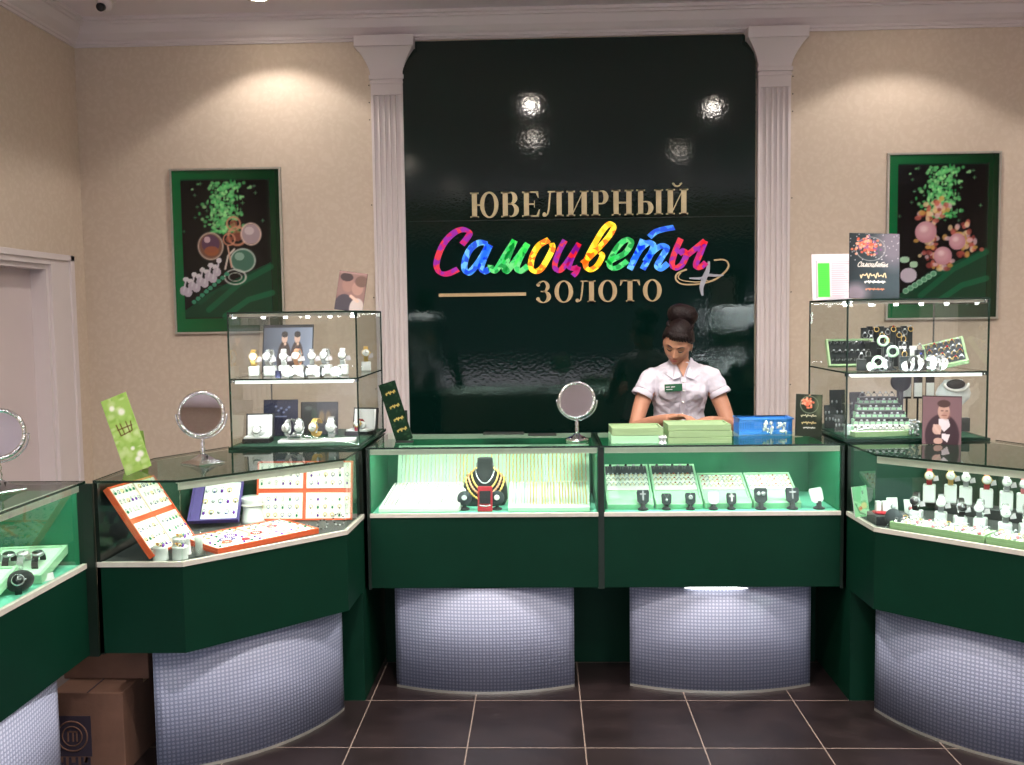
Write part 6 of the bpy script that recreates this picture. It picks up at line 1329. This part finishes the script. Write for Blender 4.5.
# arms: upper arm hanging from the puffed sleeve, forearm laid on the counter edge
SHR, SHL = WS(0.575, 4.808, 1.240), WS(0.852, 4.808, 1.244)
ELR, ELL = W0(0.468, 4.70, 1.052), W0(0.946, 4.70, 1.054)
WRR, WRL = W0(0.605, 4.475, 1.125), W0(0.80, 4.455, 1.115)
limb(b, [SHR, WS(0.505, 4.775, 1.13), ELR], [0.044, 0.042, 0.034]); limb(b, [ELR, (ELR + WRR) / 2 + Vector((0, 0, 0.004)), WRR], [0.036, 0.034, 0.024])
limb(b, [SHL, WS(0.920, 4.775, 1.13), ELL], [0.044, 0.042, 0.034]); limb(b, [ELL, (ELL + WRL) / 2 + Vector((0, 0, 0.004)), WRL], [0.036, 0.034, 0.024])
def hand(b, wrist, fwd, up, thumb_side, curl, sc=1.0):
    f = Vector(fwd).normalized(); u = Vector(up); u = (u - f * u.dot(f)).normalized(); s_ = f.cross(u).normalized() * thumb_side
    P = lambda a, c, e: Vector(wrist) + (f * a + s_ * c + u * e) * sc
    M_ = Matrix.Identity(4)
    for i, v in enumerate((s_, f, u)): M_.col[i][:3] = v
    M_.translation = P(0.045, 0, 0); b.ell((0, 0, 0), (0.036 * sc, 0.048 * sc, 0.015 * sc), 20, 14, 0, M_)
    b.tube([P(-0.01, 0, 0), P(0.02, 0.0, 0), P(0.05, 0.0, 0)], [0.024 * sc, 0.024 * sc, 0.018 * sc], 14)
    for k, (off, L_) in enumerate(((0.028, 0.070), (0.0095, 0.078), (-0.0095, 0.072), (-0.027, 0.057))):
        pts = [P(0.07, off * 0.95, 0)]; ang = 0.0; q = Vector((0.07, off * 0.95, 0))
        a_, z_ = 0.078, 0.0
        for seg, (l_, c_) in enumerate(((0.45, curl[k] * 0.6), (0.30, curl[k]), (0.25, curl[k] * 0.7))):
            ang += R(c_); a_ += math.cos(ang) * L_ * l_; z_ -= math.sin(ang) * L_ * l_; pts.append(P(a_, off * (1.08 + 0.08 * seg), z_))
        b.tube(pts, [0.0098 * sc, 0.0090 * sc, 0.0082 * sc, 0.0068 * sc], 12); b.ell(pts[-1], (0.0068 * sc,) * 3, 10, 8)
    tp = [P(0.02, 0.026, -0.004), P(0.040, 0.046, -0.012), P(0.062, 0.050, -0.020), P(0.082, 0.044, -0.026)]
    b.tube(tp, [0.013 * sc, 0.011 * sc, 0.0095 * sc, 0.008 * sc], 12); b.ell(tp[-1], (0.008 * sc,) * 3, 10, 8)
hand(b, WRR, (0.62, -0.30, 0.16), (0.1, 0.25, 1), -1, (28, 34, 38, 40), 0.95)
hand(b, WRL, (-0.75, -0.25, -0.02), (0, 0.25, 1), 1, (30, 34, 36, 40), 0.95)
body = remesh(b, 'body', 'skin', woman, 0.0032, 3)
body['label'] = 'bare face, neck, forearms and hands'
# facial details
def dark(b_, pts, r_): b_.tube([HM @ Vector(p) for p in pts], r_, 8)
def face_y(x, z):      # front surface of the head shape at x, z
    zz = max(-1, min(1, z / 0.112)); w_ = math.sqrt(max(0, 1 - zz * zz)); jw = (1 - 0.36 * (-zz) ** 1.6) if zz < 0 else 1.0
    xr = min(0.999, abs(x) / (0.070 * jw * max(w_, 1e-3))); f = w_ * math.sqrt(1 - xr * xr); return -0.088 * f ** 0.8
b = MB()
for s_ in (-1, 1): dark(b, [(s_ * 0.013, face_y(s_ * 0.013, 0.016) - 0.0035, 0.014), (s_ * 0.024, face_y(s_ * 0.024, 0.02) - 0.0045, 0.020), (s_ * 0.036, face_y(s_ * 0.036, 0.021) - 0.003, 0.021), (s_ * 0.046, face_y(s_ * 0.046, 0.015) - 0.001, 0.015)], [0.002, 0.0034, 0.003, 0.0014])
b.build('eyebrows', 'brow', woman)
b = MB()
for s_ in (-1, 1): dark(b, [(s_ * 0.016, face_y(s_ * 0.016, -0.002) + 0.0045, -0.004), (s_ * 0.022, face_y(s_ * 0.022, -0.006) + 0.0012, -0.008), (s_ * 0.029, face_y(s_ * 0.029, -0.006) + 0.0008, -0.0095), (s_ * 0.037, face_y(s_ * 0.037, -0.004) + 0.002, -0.0075), (s_ * 0.043, face_y(s_ * 0.043, -0.002) + 0.001, -0.003)], [0.0014, 0.0028, 0.0032, 0.0028, 0.0018])
b.build('eyelashes', 'eye_line', woman)
b = MB()
dark(b, [(-0.019, face_y(-0.019, -0.065) - 0.0035, -0.0655), (-0.008, face_y(0.008, -0.062) - 0.0085, -0.0625), (0, face_y(0, -0.062) - 0.0082, -0.0635), (0.008, face_y(0.008, -0.062) - 0.0085, -0.0625), (0.019, face_y(0.019, -0.065) - 0.0035, -0.0655)], [0.0012, 0.0028, 0.003, 0.0028, 0.0012])
dark(b, [(-0.017, face_y(-0.017, -0.068) - 0.004, -0.0675), (0, face_y(0, -0.071) - 0.0082, -0.0715), (0.017, face_y(0.017, -0.068) - 0.004, -0.0675)], [0.0012, 0.0036, 0.0012])
b.build('lips', 'lips', woman)
# hair: a cap brushed back from the forehead, high bun with a plaited band
b = MB(); n, m = 64, 30; vs = []; fs = []
for j in range(m + 1):
    for k in range(n):
        a = 2 * math.pi * k / n; fr_ = (1 + math.cos(a)) / 2           # 1 in front, 0 behind
        lim = R(108 - 60 * fr_ ** 1.3) + R(6) * math.exp(-((math.sin(a) - 0.85) / 0.15) ** 2) * (1 if math.cos(a) > 0 else 0)
        ph = lim * j / m; e = 0.012 if j < m else 0.002
        rgh = 1 + 0.012 * math.sin(a * 21 + j * 0.3)
        x, y, z = math.sin(ph) * math.sin(a), -math.sin(ph) * math.cos(a), math.cos(ph)
        Y_ = y * (0.088 + e) * rgh if y > 0 else -(0.088 + e) * ((-y) ** 0.8)
        vs.append(tuple(HM @ Vector((x * (0.070 + e) * rgh, Y_ , z * (0.112 + e * 1.2)))))
for j in range(m):
    for k in range(n): k2 = (k + 1) % n; fs.append((j * n + k, j * n + k2, (j + 1) * n + k2, (j + 1) * n + k))
b.add(vs, fs, 0, True)
# swept fringe
for q in range(9):
    t_ = q / 8.; x0 = -0.045 + 0.09 * t_
    b.tube([HM @ Vector((x0 * 0.8, -0.070 + 0.02 * abs(t_ - .5), 0.088)), HM @ Vector((x0 + 0.004, face_y(x0, 0.066) - 0.008, 0.070)), HM @ Vector((x0 * 1.15 + 0.008, face_y(min(0.06, abs(x0) * 1.15), 0.048) - 0.005, 0.046 + 0.008 * math.sin(t_ * 3.1)))], [0.012, 0.011, 0.003], 8)
for s_ in (-1, 1): b.tube([HM @ Vector((s_ * 0.06, -0.042, 0.055)), HM @ Vector((s_ * 0.071, -0.018, 0.02)), HM @ Vector((s_ * 0.073, 0.004, 0.004))], [0.012, 0.009, 0.004], 8)
hair = b.build('hair', 'hair', woman)
b = MB(); BM_ = Matrix.Translation(W0(0.722, 4.79, 1.622)) @ Matrix.Rotation(R(14), 4, 'X') @ Matrix.Rotation(R(12), 4, 'Y')
rings = []
for q in range(25):
    ph = math.pi * q / 24; rings.append([(0.078 * math.sin(ph) ** 0.7 * math.cos(a) * (1 + 0.035 * math.sin(6 * a + ph * 5)) + 1e-5 * math.cos(a), 0.056 * math.sin(ph) ** 0.8 * math.sin(a) * (1 + 0.035 * math.sin(6 * a + ph * 5)) + 1e-5 * math.sin(a), -0.056 * math.cos(ph)) for a in [2 * math.pi * i / 36 for i in range(36)]])
b.loft(rings, T=BM_); b.build('hair_bun', 'hair', hair)
b = MB(); 
for ph0 in (0, 2.1, 4.2):
    pts = []
    for i in range(60):
        a = R(-20 + 220 * i / 59.) + math.pi; pts.append(HM @ (Vector((0.062 * math.cos(a), 0.01 + 0.052 * math.sin(a), 0.094)) + Vector((0.004 * math.cos(i * 0.9 + ph0) * math.cos(a), 0.004 * math.cos(i * 0.9 + ph0) * math.sin(a), 0.005 * math.sin(i * 0.9 + ph0)))))
    b.tube(pts, 0.0045, 6)
b.build('plait', 'hair', hair)
b = MB()
for s_ in (-1, 1): b.ell(HM @ Vector((s_ * 0.073, 0.0, -0.042)), (0.0025, 0.0025, 0.003), 8, 6)
b.build('ear_studs', 'silver', woman)
# shirt
b = MB()
sh = [((0.71, 4.86, 0.86), .178, .128), ((0.71, 4.86, 0.93), .172, .122), ((0.71, 4.852, 1.0), .142, .104), ((0.71, 4.842, 1.06), .135, .100), ((0.71, 4.828, 1.13), .150, .116), ((0.712, 4.82, 1.185), .165, .124), ((0.713, 4.815, 1.235), .172, .108), ((0.713, 4.81, 1.270), .165, .088), ((0.713, 4.805, 1.297), .128, .070), ((0.713, 4.802, 1.325), .072, .056)]
b.loft([WR(c, rx, ry, 36) for c, rx, ry in sh])
for s_ in (-1, 1): b.ell(WS(0.713 + s_ * 0.066, 4.735, 1.175), (0.060, 0.034, 0.052), 20, 14)
for s_, S_, mid, end in ((-1, WS(0.60, 4.81, 1.250), WS(0.545, 4.80, 1.232), WS(0.508, 4.778, 1.172)), (1, WS(0.827, 4.81, 1.253), WS(0.882, 4.80, 1.235), WS(0.917, 4.778, 1.172))):
    b.tube([S_, mid, end], [0.052, 0.056, 0.050], 22); b.ell(WS(0.713 + s_ * 0.140, 4.806, 1.252), (0.056, 0.056, 0.046), 18, 12)
shirt = remesh(b, 'shirt', 'shirt', woman, 0.005, 4)
tex = bpy.data.textures.new('folds', 'CLOUDS'); tex.noise_scale = 0.045; tex.noise_depth = 2
dm = shirt.modifiers.new('folds', 'DISPLACE'); dm.texture = tex; dm.strength = 0.016; dm.mid_level = 0.5; dm.texture_coords = 'LOCAL'
for s_, end, dr in ((-1, WS(0.508, 4.778, 1.172), Vector((-0.030, -0.017, -0.063))), (1, WS(0.917, 4.778, 1.172), Vector((0.030, -0.017, -0.063)))):
    b = MB(); d_ = dr.normalized(); b.tube([end - d_ * 0.004, end + d_ * 0.004, end + d_ * 0.022, end + d_ * 0.026], [0.050, 0.054, 0.056, 0.053], 28, cap=False); b.build('sleeve_cuff', 'shirt', shirt)
# open neckline of skin: a V lying just proud of the shirt, collar leaves either side
def chest_y(x, z):
    c = np.interp(z, [1.13, 1.185, 1.235, 1.275, 1.30, 1.325], [4.828, 4.82, 4.815, 4.81, 4.805, 4.802]); ry = np.interp(z, [1.13, 1.185, 1.235, 1.275, 1.30, 1.325], [.116, .124, .110, .086, .066, .054]); rx = np.interp(z, [1.13, 1.185, 1.235, 1.275, 1.30, 1.325], [.15, .165, .17, .158, .118, .07])
    return c - ry * math.sqrt(max(0, 1 - ((x - 0.713) / rx) ** 2))
b = MB(); VN = []
for (x, z) in ((0.713, 1.250), (0.698, 1.282), (0.680, 1.315), (0.713, 1.328), (0.746, 1.315), (0.728, 1.282)): VN.append((x, z))
vs = [tuple(WS(x, chest_y(x, z) - 0.010, z)) for x, z in VN] + [tuple(WS(x, chest_y(x, z) + 0.02, z)) for x, z in VN]
b.add(vs, [tuple(range(6)), tuple(range(11, 5, -1))] + [(i, (i + 1) % 6, 6 + (i + 1) % 6, 6 + i) for i in range(6)]); b.build('neckline', 'skin', shirt)
for s_ in (-1, 1):
    b = MB(); X = lambda d: 0.713 + s_ * d
    out = [(X(0.050), 4.775, 1.345), (X(0.062), 4.80, 1.34), (X(0.10), chest_y(X(0.10), 1.28) - 0.008, 1.272), (X(0.052), chest_y(X(0.052), 1.25) - 0.016, 1.236), (X(0.012), chest_y(X(0.012), 1.25) - 0.018, 1.252), (X(0.036), chest_y(X(0.036), 1.30) - 0.010, 1.315)]
    vs = [tuple(WS(*p)) for p in out] + [tuple(WS(p[0], p[1] + 0.005, p[2] - 0.003)) for p in out]
    b.add(vs, [tuple(range(6)), tuple(range(11, 5, -1))] + [(i, (i + 1) % 6, 6 + (i + 1) % 6, 6 + i) for i in range(6)]); b.build('collar_leaf', 'shirt', shirt, bevel=0.0015)
b = MB(); rings = []
for z in np.linspace(0.95, 1.245, 18):
    cy0 = np.interp(z, [0.93, 1.0, 1.06, 1.13], [4.738, 4.748, 4.742, 4.712]) if z < 1.13 else chest_y(0.713, z)
    rings.append([tuple(WS(0.713 - 0.013, cy0 - 0.008, z)), tuple(WS(0.713 + 0.013, cy0 - 0.008, z)), tuple(WS(0.713 + 0.013, cy0 + 0.01, z)), tuple(WS(0.713 - 0.013, cy0 + 0.01, z))])
b.loft(rings, smooth=False); b.build('placket', 'shirt', shirt)
for z in (1.06, 1.12, 1.18, 1.225):
    cy0 = np.interp(z, [0.93, 1.0, 1.06, 1.13], [4.738, 4.748, 4.742, 4.712]) if z < 1.13 else chest_y(0.713, z)
    b = MB(); b.lathe([(0.005, 0), (0.0045, 0.002)], 12, T=Matrix.Translation(WS(0.713, cy0 - 0.009, z)) @ RX90); b.build('button', 'pearl', shirt)
b = MB(); b.T = Matrix.Translation(WS(0.658, 4.683, 1.178)) @ Matrix.Rotation(R(-8), 4, 'Z') @ Matrix.Rotation(R(-3), 4, 'Y'); b.box(-0.044, 0.044, -0.003, 0, 0, 0.038)
bd = b.build('name_badge', 'badge_green', woman, bevel=0.001)
b2 = MB(); b2.T = b.T
for (x0, x1, z0, z1) in ((-0.038, -0.018, 0.022, 0.026), (-0.012, 0.008, 0.022, 0.025), (-0.036, -0.006, 0.010, 0.013)): b2.box(x0, x1, -0.0036, -0.003, z0, z1)
b2.build('badge_print', 'paper', bd)
b = MB(); sk = [((0.71, 4.86, 0.93), .180, .130), ((0.71, 4.86, 0.82), .192, .142), ((0.71, 4.86, 0.65), .190, .14), ((0.71, 4.86, 0.48), .18, .13)]
b.loft([ring3(tuple(Vector(c) - PO), rx, ry, 36) for c, rx, ry in sk]); b.build('skirt', 'skirt', woman)
b = MB()
for s_ in (-1, 1): b.ell(W0(0.71 + s_ * 0.085, 4.825, 0.03), (0.046, 0.125, 0.03), 20, 10)
b.build('shoes', 'black', woman)
